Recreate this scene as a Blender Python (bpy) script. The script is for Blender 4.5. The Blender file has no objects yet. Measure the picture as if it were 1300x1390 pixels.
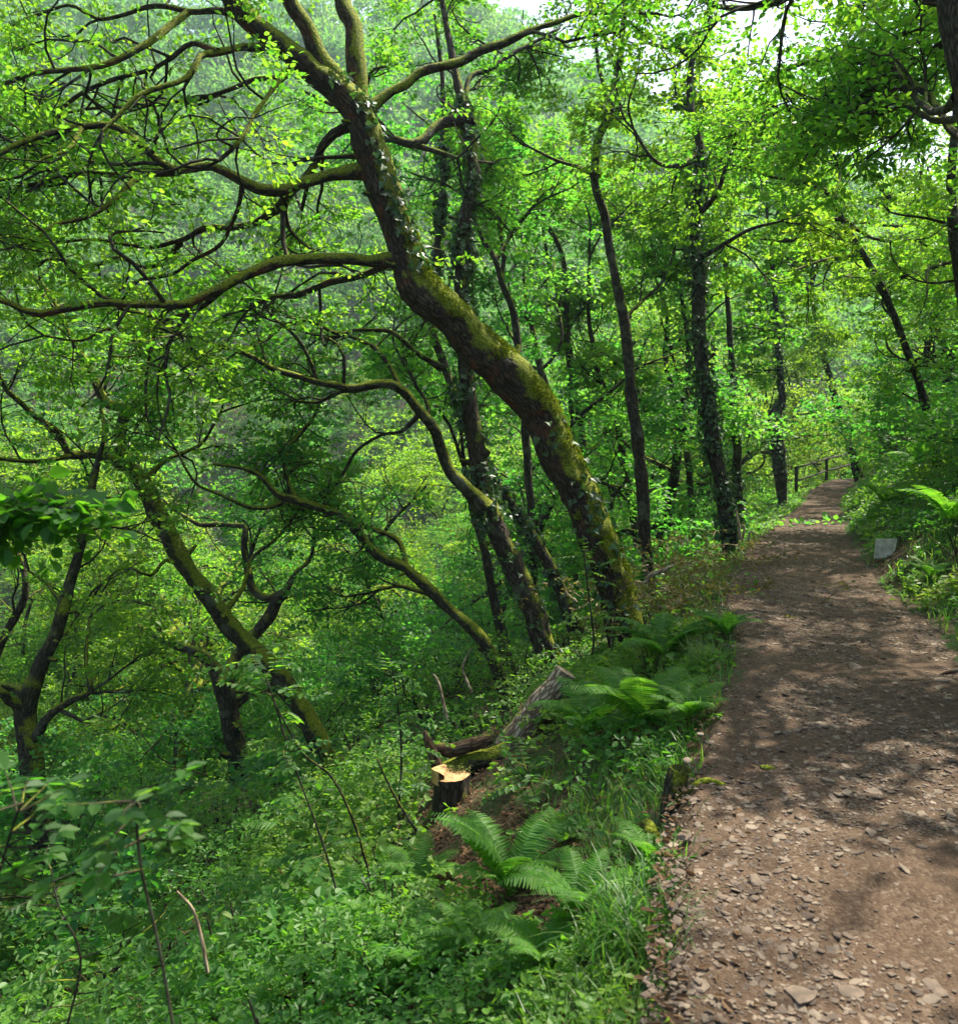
import bpy, math
import numpy as np
R = math.radians
rng = np.random.default_rng(11)
sc = bpy.context.scene

# ------------------------------------------------------------------ camera, sky, sun, exposure
F = 1172.0                       # focal length in photograph pixels (1300 x 1390)
EYE = np.array([0.0, 0.0, 1.6])
PITCH = math.atan(50 / F)
cam_d = bpy.data.cameras.new('camera'); cam = bpy.data.objects.new('camera', cam_d)
sc.collection.objects.link(cam); sc.camera = cam
cam.location = EYE; cam.rotation_euler = (R(90) - PITCH, 0, 0)
cam_d.sensor_width = 36; cam_d.sensor_fit = 'AUTO'; cam_d.lens = F / 1390 * 36
cam_d.shift_y = -45 / 1390
cam_d.clip_start = 0.05; cam_d.clip_end = 2000
cam_d.dof.use_dof = True; cam_d.dof.focus_distance = 7.5; cam_d.dof.aperture_fstop = 4.2

SUN_AZ, SUN_EL = R(52), R(59)    # azimuth to the right of +Y, height
w = bpy.data.worlds.new('World'); sc.world = w; w.use_nodes = True
nt = w.node_tree; nt.nodes.clear()
sky = nt.nodes.new('ShaderNodeTexSky'); sky.sky_type = 'NISHITA'; sky.sun_disc = False
sky.sun_elevation = SUN_EL; sky.sun_rotation = SUN_AZ
sky.dust_density = 4.0; sky.air_density = 1.0; sky.ozone_density = 1.0
bg = nt.nodes.new('ShaderNodeBackground'); bg.inputs[1].default_value = 0.145
wo = nt.nodes.new('ShaderNodeOutputWorld')
nt.links.new(sky.outputs[0], bg.inputs[0]); nt.links.new(bg.outputs[0], wo.inputs[0])
sd = bpy.data.lights.new('sun', 'SUN'); sun = bpy.data.objects.new('sun', sd)
sc.collection.objects.link(sun); sd.energy = 5.0; sd.angle = R(0.6); sd.color = (1.0, 0.93, 0.78)
sun.rotation_euler = (R(90) - SUN_EL, 0, math.pi - SUN_AZ)
sc.view_settings.view_transform = 'Standard'; sc.view_settings.look = 'None'
sc.view_settings.exposure = 1.47; sc.view_settings.gamma = 1.0
sc.render.engine = 'CYCLES'
cy = sc.cycles
cy.max_bounces = 7; cy.diffuse_bounces = 4; cy.glossy_bounces = 2; cy.transmission_bounces = 5
cy.volume_bounces = 0; cy.transparent_max_bounces = 4
cy.sample_clamp_indirect = 4.0
cy.use_denoising = True
try: cy.denoiser = 'OPENIMAGEDENOISE'
except Exception: pass

# ------------------------------------------------------------------ helpers
def tag(o, label=None, cat=None, group=None, kind=None):
    if label: o['label'] = label
    if cat: o['category'] = cat
    if group: o['group'] = group
    if kind: o['kind'] = kind
    return o
def empty(name, loc=(0, 0, 0), rz=0, **k):
    o = bpy.data.objects.new(name, None); sc.collection.objects.link(o)
    o.location = tuple(float(a) for a in loc); o.rotation_euler = (0, 0, rz); o.empty_display_size = .2
    return tag(o, **k)
class MB:
    """collects verts / faces / uvs / per-face random numbers"""
    def __init__(s): s.v = []; s.f = []; s.n = 0; s.uv = []; s.rn = []
    def add(s, v, f, uv=None, rn=None):
        v = np.asarray(v, np.float32).reshape(-1, 3); f = np.asarray(f, np.int64)
        s.v.append(v); s.f.append(f + s.n); s.n += len(v)
        s.uv.append(np.zeros((len(v), 2), np.float32) if uv is None else np.asarray(uv, np.float32))
        s.rn.append(np.full(len(f), .5, np.float32) if rn is None else np.asarray(rn, np.float32))
    def build(s, name, mat, parent=None, smooth=True, origin=None):
        me = bpy.data.meshes.new(name)
        v = np.concatenate(s.v) if s.v else np.zeros((0, 3), np.float32)
        if origin is not None: v = v - np.asarray(origin, np.float32)
        uv = np.concatenate(s.uv) if s.uv else np.zeros((0, 2), np.float32)
        tot = np.concatenate([np.full(len(f), f.shape[1]) for f in s.f]); idx = np.concatenate([f.ravel() for f in s.f])
        rn = np.concatenate(s.rn)
        me.vertices.add(len(v)); me.vertices.foreach_set('co', v.astype(np.float32).ravel())
        me.loops.add(len(idx)); me.loops.foreach_set('vertex_index', idx.astype(np.int32))
        me.polygons.add(len(tot)); st = np.concatenate([[0], np.cumsum(tot)[:-1]])
        me.polygons.foreach_set('loop_start', st.astype(np.int32))
        me.update(calc_edges=True)
        me.polygons.foreach_set('use_smooth', np.full(len(tot), smooth))
        ul = me.uv_layers.new(name='UVMap'); ul.data.foreach_set('uv', uv[idx].ravel())
        at = me.attributes.new('rnd', 'FLOAT', 'FACE'); at.data.foreach_set('value', rn.astype(np.float32))
        me.materials.append(mat)
        o = bpy.data.objects.new(name, me); sc.collection.objects.link(o)
        if parent is not None: o.parent = parent
        return o
def unit(a, ax=-1):
    a = np.asarray(a, float); return a / np.maximum(np.linalg.norm(a, axis=ax, keepdims=True), 1e-9)
def hash3(i, j, k, seed=0):
    h = (i.astype(np.int64) * 374761393 + j.astype(np.int64) * 668265263 + k.astype(np.int64) * 2147483647 + seed * 974711) & 0xffffffff
    h = ((h ^ (h >> 13)) * 1274126177) & 0xffffffff
    h = (h ^ (h >> 16)) & 0xffffffff
    return h / 4294967295.0
def noise(p, scale=1.0, seed=0):
    p = np.asarray(p, float) * scale
    if p.shape[-1] == 2: p = np.concatenate([p, np.zeros(p.shape[:-1] + (1,))], -1)
    i = np.floor(p).astype(np.int64); f = p - i; f = f * f * (3 - 2 * f); r = 0
    for a in (0, 1):
        for b in (0, 1):
            for c in (0, 1):
                wgt = (f[..., 0] if a else 1 - f[..., 0]) * (f[..., 1] if b else 1 - f[..., 1]) * (f[..., 2] if c else 1 - f[..., 2])
                r = r + wgt * hash3(i[..., 0] + a, i[..., 1] + b, i[..., 2] + c, seed)
    return r * 2 - 1
def P(px, py, d):
    """world point seen at photograph pixel (px,py), d metres along the view axis"""
    v = (px - 650) / F; u = (650 - py) / F; c, s_ = math.cos(PITCH), math.sin(PITCH)
    return EYE + d * np.array([v, c + u * s_, -s_ + u * c])

# ------------------------------------------------------------------ terrain function
YL = [-6, 0, 1, 2.7, 3.75, 5.36, 6.25, 7.5, 9, 12.5, 18.75, 25, 33, 38, 45, 60, 100, 200, 420]
XL = [-1.2, .0, .25, .66, .95, 1.54, 1.88, 2.2, 2.62, 3.9, 6.7, 9.4, 12.7, 15.6, 22, 38, 80, 200, 420]
YR = [-6, 0, 1, 2.7, 5.36, 6.7, 7.5, 9.4, 12.5, 18.75, 25, 33, 38, 45, 60, 100, 200, 420]
XR = [1.0, 1.9, 2.05, 2.45, 3.25, 3.72, 3.9, 4.4, 5.5, 7.9, 10.5, 14.0, 17.2, 24, 40.5, 82.5, 202.5, 422.5]
YZ = [-6, 15, 20, 28, 33, 38, 45, 60, 420]
ZZ = [0, 0, -.05, -.3, -.24, -.05, -.35, -1.0, 2]
def xl(y): return np.interp(y, YL, XL)
def xr(y): return np.interp(y, YR, XR)
def zp(y): return np.interp(y, YZ, ZZ)
def H(x, y, rough=True):
    x = np.asarray(x, float); y = np.asarray(y, float)
    x, y = np.broadcast_arrays(x, y); p = np.stack([x, y], -1)
    wob = noise(p, .9, 3) * .14 + noise(p, 3.1, 4) * .06
    u = xl(y) - x + wob; v = x - xr(y) + wob
    g = np.interp(u, [0, .25, 3, 14, 30, 60, 90, 400], [0, -.10, -1.85, -6.3, -12.5, -20, -22, -22])
    b = np.interp(v, [0, .3, 1.5, 4, 12, 40, 70, 400], [0, .18, 1.15, 3.3, 8.2, 19, 23, 25])
    z = zp(y) + np.where(u > 0, g, 0) + np.where(v > 0, b, 0)
    r = np.hypot(x, y)
    az = np.degrees(np.arctan2(x, np.maximum(y, .01))); sl = np.interp(az, [-60, -30, 0, 14, 25, 50], [.88, .92, .86, .70, .62, .6])
    far = -24 + sl * np.clip(r - 62, 0, 122) - .12 * np.maximum(r - 184, 0)
    far += 9 * noise(p, .014, 9)
    z = np.where(u > 8, np.maximum(z, far), z)
    z = np.where((x < -200), np.maximum(z, 10), z)
    if rough:
        k = np.clip(np.maximum(u, v) * 3, 0, 1)
        z = z + k * (noise(p, .7, 1) * .10 + noise(p, 2.3, 2) * .045) + noise(p, 9, 5) * .008
    return z
def Hs(x, y): return float(H(x, y))
def uof(x, y): return xl(y) - x

# ------------------------------------------------------------------ materials
def new_mat(name):
    m = bpy.data.materials.new(name); m.use_nodes = True; n = m.node_tree; n.nodes.clear()
    return m, n, n.nodes.new, n.links.new
def ramp(n, stops):
    r = n.nodes.new('ShaderNodeValToRGB'); e = r.color_ramp.elements
    while len(e) < len(stops): e.new(.5)
    for k, (p, c) in enumerate(stops): e[k].position = p; e[k].color = (*c, 1)
    return r
def leaf_mat(name, cols, tr, troughk=.45, rough=.48, spec=.32):
    m, n, N, L = new_mat(name)
    at = N('ShaderNodeAttribute'); at.attribute_name = 'rnd'
    oi = N('ShaderNodeObjectInfo')
    ad = N('ShaderNodeMath'); ad.operation = 'MULTIPLY_ADD'; ad.inputs[1].default_value = .25; L(oi.outputs['Random'], ad.inputs[0])
    sb = N('ShaderNodeMath'); sb.operation = 'SUBTRACT'; sb.inputs[1].default_value = .125; L(at.outputs['Fac'], sb.inputs[0]); L(sb.outputs[0], ad.inputs[2])
    r1 = ramp(n, [(i / (len(cols) - 1), c) for i, c in enumerate(cols)]); L(ad.outputs[0], r1.inputs[0])
    r2 = ramp(n, [(i / (len(tr) - 1), c) for i, c in enumerate(tr)]); L(ad.outputs[0], r2.inputs[0])
    p = N('ShaderNodeBsdfPrincipled'); p.inputs['Roughness'].default_value = rough; p.inputs['Specular IOR Level'].default_value = spec
    L(r1.outputs[0], p.inputs['Base Color'])
    t = N('ShaderNodeBsdfTranslucent'); L(r2.outputs[0], t.inputs[0])
    mx = N('ShaderNodeMixShader'); mx.inputs[0].default_value = troughk
    L(p.outputs[0], mx.inputs[1]); L(t.outputs[0], mx.inputs[2])
    o = N('ShaderNodeOutputMaterial'); L(mx.outputs[0], o.inputs[0]); return m
M = {}
M['oak'] = leaf_mat('oak_leaf', [(.022, .070, .012), (.040, .115, .015), (.072, .145, .018), (.11, .185, .025)], [(.08, .34, .02), (.15, .47, .025), (.30, .62, .03), (.48, .74, .04)], .5)
M['yel'] = leaf_mat('yellow_leaf', [(.040, .105, .014), (.07, .145, .016), (.13, .19, .020)], [(.18, .46, .025), (.34, .62, .03), (.60, .74, .035)], .5)
M['bush'] = leaf_mat('understorey_leaf', [(.018, .080, .022), (.032, .120, .024), (.055, .150, .026), (.09, .18, .035)], [(.06, .34, .04), (.11, .46, .04), (.21, .58, .04), (.32, .66, .05)], .5)
M['ground_leaf'] = leaf_mat('ground_leaf', [(.020, .080, .014), (.040, .125, .018), (.075, .165, .022), (.13, .19, .03)], [(.08, .38, .03), (.16, .50, .03), (.28, .60, .03), (.42, .62, .05)], .42)
M['fern'] = leaf_mat('fern_frond', [(.035, .115, .016), (.055, .150, .018), (.085, .175, .02)], [(.12, .44, .03), (.20, .54, .03), (.30, .60, .03)], .45, .5, .3)
M['grass'] = leaf_mat('grass_blade', [(.028, .085, .018), (.050, .120, .020), (.090, .140, .03)], [(.10, .36, .03), (.17, .46, .03), (.32, .50, .05)], .42, .4, .4)
M['ivy'] = leaf_mat('ivy_leaf', [(.018, .048, .016), (.028, .070, .020), (.045, .095, .024)], [(.05, .18, .03), (.09, .25, .03), (.14, .30, .03)], .2, .40, .5)
M['near'] = leaf_mat('near_leaf', [(.018, .060, .014), (.030, .090, .016), (.045, .115, .018)], [(.10, .38, .02), (.18, .52, .02), (.36, .62, .03)], .5, .5, .25)
M['far'] = leaf_mat('far_leaf', [(.045, .130, .030), (.075, .190, .038), (.13, .25, .045)], [(.12, .36, .05), (.20, .50, .06), (.36, .62, .07)], .4, .6, .2)
M['moss'] = leaf_mat('moss_tuft', [(.07, .10, .008), (.15, .185, .011), (.25, .285, .016)], [(.10, .16, .01), (.2, .28, .015), (.3, .36, .02)], .25, .9, .1)
M['dead'] = leaf_mat('dead_leaf', [(.05, .028, .015), (.10, .055, .025), (.17, .10, .05)], [(.08, .04, .02), (.14, .07, .02), (.2, .11, .04)], .2, .7, .2)
M['wilt'] = leaf_mat('wilted_leaf', [(.05, .07, .015), (.09, .09, .02), (.13, .10, .03)], [(.15, .22, .03), (.25, .25, .03), (.3, .22, .05)], .3, .6, .2)

def bark_mat(name, c1, c2, moss=.5, mcol=((.035, .055, .006), (.24, .27, .013)), dirx=.35, scale=1., disp=.016, red=0, an=1.):
    m, n, N, L = new_mat(name)
    uv = N('ShaderNodeUVMap'); uv.uv_map = 'UVMap'
    mp = N('ShaderNodeMapping'); mp.inputs['Scale'].default_value = (46 * scale, 11 * scale * an, 1)
    wn = N('ShaderNodeTexNoise'); wn.inputs['Scale'].default_value = 7; wn.inputs['Detail'].default_value = 3; L(uv.outputs[0], wn.inputs['Vector'])
    wa = N('ShaderNodeVectorMath'); wa.operation = 'MULTIPLY_ADD'; wa.inputs[1].default_value = (.05, .16, 0); L(wn.outputs['Color'], wa.inputs[0]); L(uv.outputs[0], wa.inputs[2]); L(wa.outputs[0], mp.inputs[0])
    geo = N('ShaderNodeNewGeometry')
    nz = N('ShaderNodeTexNoise'); nz.inputs['Scale'].default_value = 1.0; nz.inputs['Detail'].default_value = 5; nz.inputs['Roughness'].default_value = .62
    nz.inputs['Distortion'].default_value = .5; L(mp.outputs[0], nz.inputs['Vector'])
    vo = N('ShaderNodeTexVoronoi'); vo.feature = 'DISTANCE_TO_EDGE'; vo.inputs['Scale'].default_value = .8; L(mp.outputs[0], vo.inputs['Vector'])
    vr = ramp(n, [(0, (0, 0, 0)), (.22, (1, 1, 1))]); L(vo.outputs['Distance'], vr.inputs[0])
    mul = N('ShaderNodeMath'); mul.operation = 'MULTIPLY'; L(vr.outputs[0], mul.inputs[0]); L(nz.outputs['Fac'], mul.inputs[1])
    cr = ramp(n, [(.02, [a * .5 for a in c1]), (.28, c1), (.6, c2)]); L(mul.outputs[0], cr.inputs[0])
    # lichen / red patches
    n3 = N('ShaderNodeTexNoise'); n3.inputs['Scale'].default_value = 5; n3.inputs['Detail'].default_value = 4; L(geo.outputs['Position'], n3.inputs['Vector'])
    lr = ramp(n, [(.55, (0, 0, 0)), (.68, (1, 1, 1))]); L(n3.outputs['Fac'], lr.inputs[0])
    lm = N('ShaderNodeMath'); lm.operation = 'MULTIPLY'; lm.inputs[1].default_value = .5; L(lr.outputs[0], lm.inputs[0])
    mxl = N('ShaderNodeMixRGB'); mxl.inputs[2].default_value = (.14, .035, .012, 1) if red else (.13, .14, .10, 1); L(lm.outputs[0], mxl.inputs[0]); L(cr.outputs[0], mxl.inputs[1])
    # moss where the surface looks upwards and towards +x
    dt = N('ShaderNodeVectorMath'); dt.operation = 'DOT_PRODUCT'; vv = unit([dirx, -.15, .9]); dt.inputs[1].default_value = tuple(vv); L(geo.outputs['Normal'], dt.inputs[0])
    n4 = N('ShaderNodeTexNoise'); n4.inputs['Scale'].default_value = 3.2; n4.inputs['Detail'].default_value = 6; n4.inputs['Roughness'].default_value = .7; L(geo.outputs['Position'], n4.inputs['Vector'])
    ma = N('ShaderNodeMath'); ma.operation = 'MULTIPLY_ADD'; ma.inputs[1].default_value = 2.4; ma.inputs[2].default_value = -1.2 + (moss - .5) * 1.2
    L(n4.outputs['Fac'], ma.inputs[0])
    ad = N('ShaderNodeMath'); ad.operation = 'ADD'; L(dt.outputs['Value'], ad.inputs[0]); L(ma.outputs[0], ad.inputs[1])
    mr = ramp(n, [(.34, (0, 0, 0)), (.62, (1, 1, 1))]); L(ad.outputs[0], mr.inputs[0])
    n5 = N('ShaderNodeTexNoise'); n5.inputs['Scale'].default_value = 60; n5.inputs['Detail'].default_value = 5; L(geo.outputs['Position'], n5.inputs['Vector'])
    mc = ramp(n, [(.3, mcol[0]), (.68, mcol[1])]); L(n5.outputs['Fac'], mc.inputs[0])
    mx = N('ShaderNodeMixRGB'); L(mr.outputs[0], mx.inputs[0]); L(mxl.outputs[0], mx.inputs[1]); L(mc.outputs[0], mx.inputs[2])
    # bump
    bm = N('ShaderNodeMixRGB'); L(mr.outputs[0], bm.inputs[0]); L(mul.outputs[0], bm.inputs[1]); L(n5.outputs['Fac'], bm.inputs[2])
    bp = N('ShaderNodeBump'); bp.inputs['Strength'].default_value = .9; bp.inputs['Distance'].default_value = disp; L(bm.outputs[0], bp.inputs['Height'])
    p = N('ShaderNodeBsdfPrincipled'); p.inputs['Roughness'].default_value = .88; p.inputs['Specular IOR Level'].default_value = .25
    L(mx.outputs[0], p.inputs['Base Color']); L(bp.outputs[0], p.inputs['Normal'])
    o = N('ShaderNodeOutputMaterial'); L(p.outputs[0], o.inputs[0]); return m
M['bark'] = bark_mat('oak_bark', (.030, .022, .014), (.078, .060, .040), .36)
M['bark_moss'] = bark_mat('mossy_oak_bark', (.032, .022, .014), (.085, .062, .041),   .68, dirx=.8, disp=.03, red=1)
M['bark_dark'] = bark_mat('dark_bark', (.028, .022, .015), (.075, .060, .042), .30)
M['bark_green'] = bark_mat('green_bark', (.028, .024, .014), (.070, .062, .036), .54, dirx=.3)
M['twig'] = bark_mat('twig_bark', (.022, .018, .011), (.055, .044, .028), .12, disp=.002)
M['pale_bark'] = bark_mat('pale_log_bark', (.20, .14, .09), (.52, .42, .31), .16, disp=.02, scale=.85, an=1.5, dirx=-.2)
M['dead_wood'] = bark_mat('dead_wood', (.07, .04, .022), (.16, .10, .055), .12, disp=.01)
M['pale_stick'] = bark_mat('pale_stick', (.20, .15, .09), (.42, .34, .23), .05, disp=.003)

def earth_mat(name, kind):
    m, n, N, L = new_mat(name)
    geo = N('ShaderNodeNewGeometry')
    def NZ(s, d=5, r=.6):
        a = N('ShaderNodeTexNoise'); a.inputs['Scale'].default_value = s; a.inputs['Detail'].default_value = d; a.inputs['Roughness'].default_value = r
        L(geo.outputs['Position'], a.inputs['Vector']); return a
    a = NZ(1.1, 6); b = NZ(14, 8, .7); c = NZ(70, 4, .7)
    if kind == 'path':
        r = ramp(n, [(.25, (.030, .018, .011)), (.45, (.056, .036, .023)), (.62, (.090, .057, .035)), (.8, (.150, .106, .070))]); L(b.outputs['Fac'], r.inputs[0])
        v = N('ShaderNodeTexVoronoi'); v.inputs['Scale'].default_value = 75; v.feature = 'F1'
        wv = N('ShaderNodeVectorMath'); wv.operation = 'MULTIPLY_ADD'; wv.inputs[1].default_value = (.03, .03, .03); L(b.outputs['Color'], wv.inputs[0]); L(geo.outputs['Position'], wv.inputs[2]); L(wv.outputs[0], v.inputs['Vector'])
        vc = ramp(n, [(.0, (.04, .022, .015)), (.4, (.076, .047, .029)), (.75, (.115, .078, .051)), (1, (.20, .155, .116))]); L(v.outputs['Color'], vc.inputs[0])
        ar = ramp(n, [(.38, (.15, .15, .15)), (.62, (.85, .85, .85))]); L(a.outputs['Fac'], ar.inputs[0])
        mx = N('ShaderNodeMixRGB'); L(ar.outputs[0], mx.inputs[0]); L(r.outputs[0], mx.inputs[1]); L(vc.outputs[0], mx.inputs[2])
        hh = N('ShaderNodeMath'); hh.operation = 'MULTIPLY_ADD'; hh.inputs[1].default_value = -.6; L(v.outputs['Distance'], hh.inputs[0]); L(b.outputs['Fac'], hh.inputs[2])
        col = mx.outputs[0]; dist = .012; hgt = hh.outputs[0]
    else:
        r = ramp(n, [(.25, (.022, .016, .010)), (.45, (.050, .034, .020)), (.6, (.085, .060, .036)), (.8, (.04, .055, .018))]); L(b.outputs['Fac'], r.inputs[0])
        g = ramp(n, [(.3, (.018, .05, .010)), (.7, (.05, .095, .016))]); L(b.outputs['Fac'], g.inputs[0])
        ar = ramp(n, [(.42, (0, 0, 0)), (.58, (1, 1, 1))]); L(a.outputs['Fac'], ar.inputs[0])
        mx = N('ShaderNodeMixRGB'); L(ar.outputs[0], mx.inputs[0]); L(r.outputs[0], mx.inputs[1]); L(g.outputs[0], mx.inputs[2])
        col = mx.outputs[0]; dist = .03; hgt = b.outputs['Fac']
    ad = N('ShaderNodeMath'); ad.operation = 'MULTIPLY_ADD'; ad.inputs[1].default_value = .4; L(c.outputs['Fac'], ad.inputs[0]); L(hgt, ad.inputs[2])
    bp = N('ShaderNodeBump'); bp.inputs['Strength'].default_value = .8; bp.inputs['Distance'].default_value = dist; L(ad.outputs[0], bp.inputs['Height'])
    p = N('ShaderNodeBsdfPrincipled'); p.inputs['Roughness'].default_value = .92; p.inputs['Specular IOR Level'].default_value = .2
    L(col, p.inputs['Base Color']); L(bp.outputs[0], p.inputs['Normal'])
    o = N('ShaderNodeOutputMaterial'); L(p.outputs[0], o.inputs[0]); return m
M['path'] = earth_mat('path_earth', 'path'); M['ground'] = earth_mat('woodland_soil', 'ground')
def rnd_mat(name, cols, rough=.8, nscale=30, bump=.3):
    m, n, N, L = new_mat(name)
    at = N('ShaderNodeAttribute'); at.attribute_name = 'rnd'
    r = ramp(n, [(i / (len(cols) - 1), c) for i, c in enumerate(cols)]); L(at.outputs['Fac'], r.inputs[0])
    tc = N('ShaderNodeTexCoord'); nz = N('ShaderNodeTexNoise'); nz.inputs['Scale'].default_value = nscale; nz.inputs['Detail'].default_value = 6; L(tc.outputs['Object'], nz.inputs['Vector'])
    mr = ramp(n, [(.3, (.55, .55, .55)), (.7, (1.25, 1.25, 1.25))]); L(nz.outputs['Fac'], mr.inputs[0])
    mx = N('ShaderNodeMixRGB'); mx.blend_type = 'MULTIPLY'; mx.inputs[0].default_value = 1; L(r.outputs[0], mx.inputs[1]); L(mr.outputs[0], mx.inputs[2])
    bp = N('ShaderNodeBump'); bp.inputs['Strength'].default_value = bump; bp.inputs['Distance'].default_value = .01; L(nz.outputs['Fac'], bp.inputs['Height'])
    p = N('ShaderNodeBsdfPrincipled'); p.inputs['Roughness'].default_value = rough
    L(mx.outputs[0], p.inputs['Base Color']); L(bp.outputs[0], p.inputs['Normal'])
    o = N('ShaderNodeOutputMaterial'); L(p.outputs[0], o.inputs[0]); return m
M['stone'] = rnd_mat('slate_stone', [(.050, .031, .020), (.084, .055, .036), (.125, .088, .059), (.185, .142, .100)])
M['marker'] = rnd_mat('weathered_grey_stone', [(.50, .46, .39), (.50, .46, .39)], .85, 14, .5)
def ring_mat():
    m, n, N, L = new_mat('fresh_cut_wood_rings'); tc = N('ShaderNodeTexCoord'); wv = N('ShaderNodeTexWave'); wv.wave_type = 'RINGS'; wv.rings_direction = 'Z'
    wv.inputs['Scale'].default_value = 22; wv.inputs['Distortion'].default_value = 2.5; wv.inputs['Detail'].default_value = 3; L(tc.outputs['Object'], wv.inputs['Vector'])
    nz = N('ShaderNodeTexNoise'); nz.inputs['Scale'].default_value = 12; nz.inputs['Detail'].default_value = 6; L(tc.outputs['Object'], nz.inputs['Vector'])
    a = ramp(n, [(0, (.32, .17, .07)), (.6, (.52, .32, .14))]); L(wv.outputs['Fac'], a.inputs[0]); b = ramp(n, [(.35, (.35, .3, .25)), (.6, (1, 1, 1))]); L(nz.outputs['Fac'], b.inputs[0])
    mx = N('ShaderNodeMixRGB'); mx.blend_type = 'MULTIPLY'; mx.inputs[0].default_value = .8; L(a.outputs[0], mx.inputs[1]); L(b.outputs[0], mx.inputs[2])
    p = N('ShaderNodeBsdfPrincipled'); p.inputs['Roughness'].default_value = .8; L(mx.outputs[0], p.inputs['Base Color'])
    bp = N('ShaderNodeBump'); bp.inputs['Distance'].default_value = .006; L(nz.outputs['Fac'], bp.inputs['Height']); L(bp.outputs[0], p.inputs['Normal'])
    o = N('ShaderNodeOutputMaterial'); L(p.outputs[0], o.inputs[0]); return m
M['rings'] = ring_mat()
M['cutwood'] = rnd_mat('fresh_cut_wood', [(.42, .23, .09), (.52, .32, .14)], .7, 25, .3)
M['mosspad'] = rnd_mat('moss_cushion', [(.06, .085, .010), (.12, .13, .015)], .95, 80, .9)
M['rail'] = rnd_mat('dark_rail_wood', [(.035, .028, .02), (.05, .04, .03)], .85, 20, .5)

# ------------------------------------------------------------------ geometry generators
def frames(p):
    t = np.gradient(p, axis=0); t = unit(t)
    n0 = np.cross(t[0], [0.13, .97, .2]); n0 /= np.linalg.norm(n0) + 1e-9
    ns = [n0]
    for i in range(1, len(p)):
        a = ns[-1] - t[i] * (ns[-1] @ t[i]); ns.append(a / (np.linalg.norm(a) + 1e-9))
    n = np.array(ns); return t, n, np.cross(t, n)
def tube(mb, p, r, k=5, bump=0., seed=0, cap=False):
    p = np.asarray(p, float); r = np.asarray(r, float); n = len(p)
    t, a, b = frames(p)
    th = np.linspace(0, 2 * np.pi, k + 1)
    ca, sa = np.cos(th), np.sin(th); ca[-1] = 1; sa[-1] = 0
    rad = np.repeat(r[:, None], k + 1, 1)
    dirs = ca[None, :, None] * a[:, None] + sa[None, :, None] * b[:, None]
    if bump:
        q = p[:, None] + dirs * rad[..., None]
        rad = rad * (1 + bump * (noise(q, 3.0, seed) * .9 + noise(q, 8, seed + 1) * .55 + noise(q * [1, 1, .35], 26, seed + 2) * .30))
    v = p[:, None] + dirs * rad[..., None]
    ln = np.concatenate([[0], np.cumsum(np.linalg.norm(np.diff(p, axis=0), axis=1))])
    rm = max(r.mean(), .01)
    uv = np.stack([np.broadcast_to(th[None] * rm, (n, k + 1)), np.broadcast_to(ln[:, None], (n, k + 1))], -1) + seed * .37
    i = np.arange(n - 1)[:, None] * (k + 1); j = np.arange(k)[None]
    f = np.stack([i + j, i + j + 1, i + k + 2 + j, i + k + 1 + j], -1).reshape(-1, 4)
    mb.add(v, f, uv.reshape(-1, 2))
    if cap:
        for e, s in ((0, 0), (n - 1, (n - 1) * (k + 1))):
            vv = np.vstack([v[e][:-1], p[e][None]]); kk = k
            ff = np.array([[q, (q + 1) % kk, kk] for q in range(kk)]); mb.add(vv, ff)
def spline(pts, step):
    """Catmull-Rom through rows of [x,y,z,r]"""
    q = np.asarray(pts, float); q = np.vstack([2 * q[0] - q[1], q, 2 * q[-1] - q[-2]]); out = []
    for i in range(1, len(q) - 2):
        n = max(2, int(np.linalg.norm(q[i + 1, :3] - q[i, :3]) / step)); t = np.linspace(0, 1, n, endpoint=False)[:, None]
        out.append(.5 * (2 * q[i] + (q[i + 1] - q[i - 1]) * t + (2 * q[i - 1] - 5 * q[i] + 4 * q[i + 1] - q[i + 2]) * t ** 2 + (3 * q[i] - q[i - 1] - 3 * q[i + 1] + q[i + 2]) * t ** 3))
    out.append(q[-2:-1]); o = np.vstack(out); o[:, 3] = np.maximum(o[:, 3], .003); return o

# leaf outlines: (x across, y along) half outline from base to tip, folded along the midrib
LEAF = {
 'kite': np.array([[.0, 0], [.30, .45], [0, 1]]),
 'oval': np.array([[0, 0], [.26, .25], [.30, .62], [0, 1]]),
 'oak': np.array([[0, 0], [.10, .12], [.22, .30], [.15, .38], [.30, .55], [.19, .64], [.24, .82], [0, 1]]),
 'broad': np.array([[0, 0], [.24, .10], [.42, .32], [.44, .55], [.28, .82], [0, 1.05]]),
 'ivy': np.array([[0, .05], [.30, -.08], [.48, .22], [.27, .42], [.24, .62], [0, 1]]),
 'pinna': np.array([[0, 0], [.10, .03], [.085, .12], [.115, .17], [.09, .27], [.11, .33], [.08, .43], [.095, .5], [.065, .6], [.075, .67], [.045, .77], [.05, .84], [0, 1]]),
 'rowan': np.array([[0, 0], [.13, .12], [.19, .4], [.15, .72], [0, 1]]),
}
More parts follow.
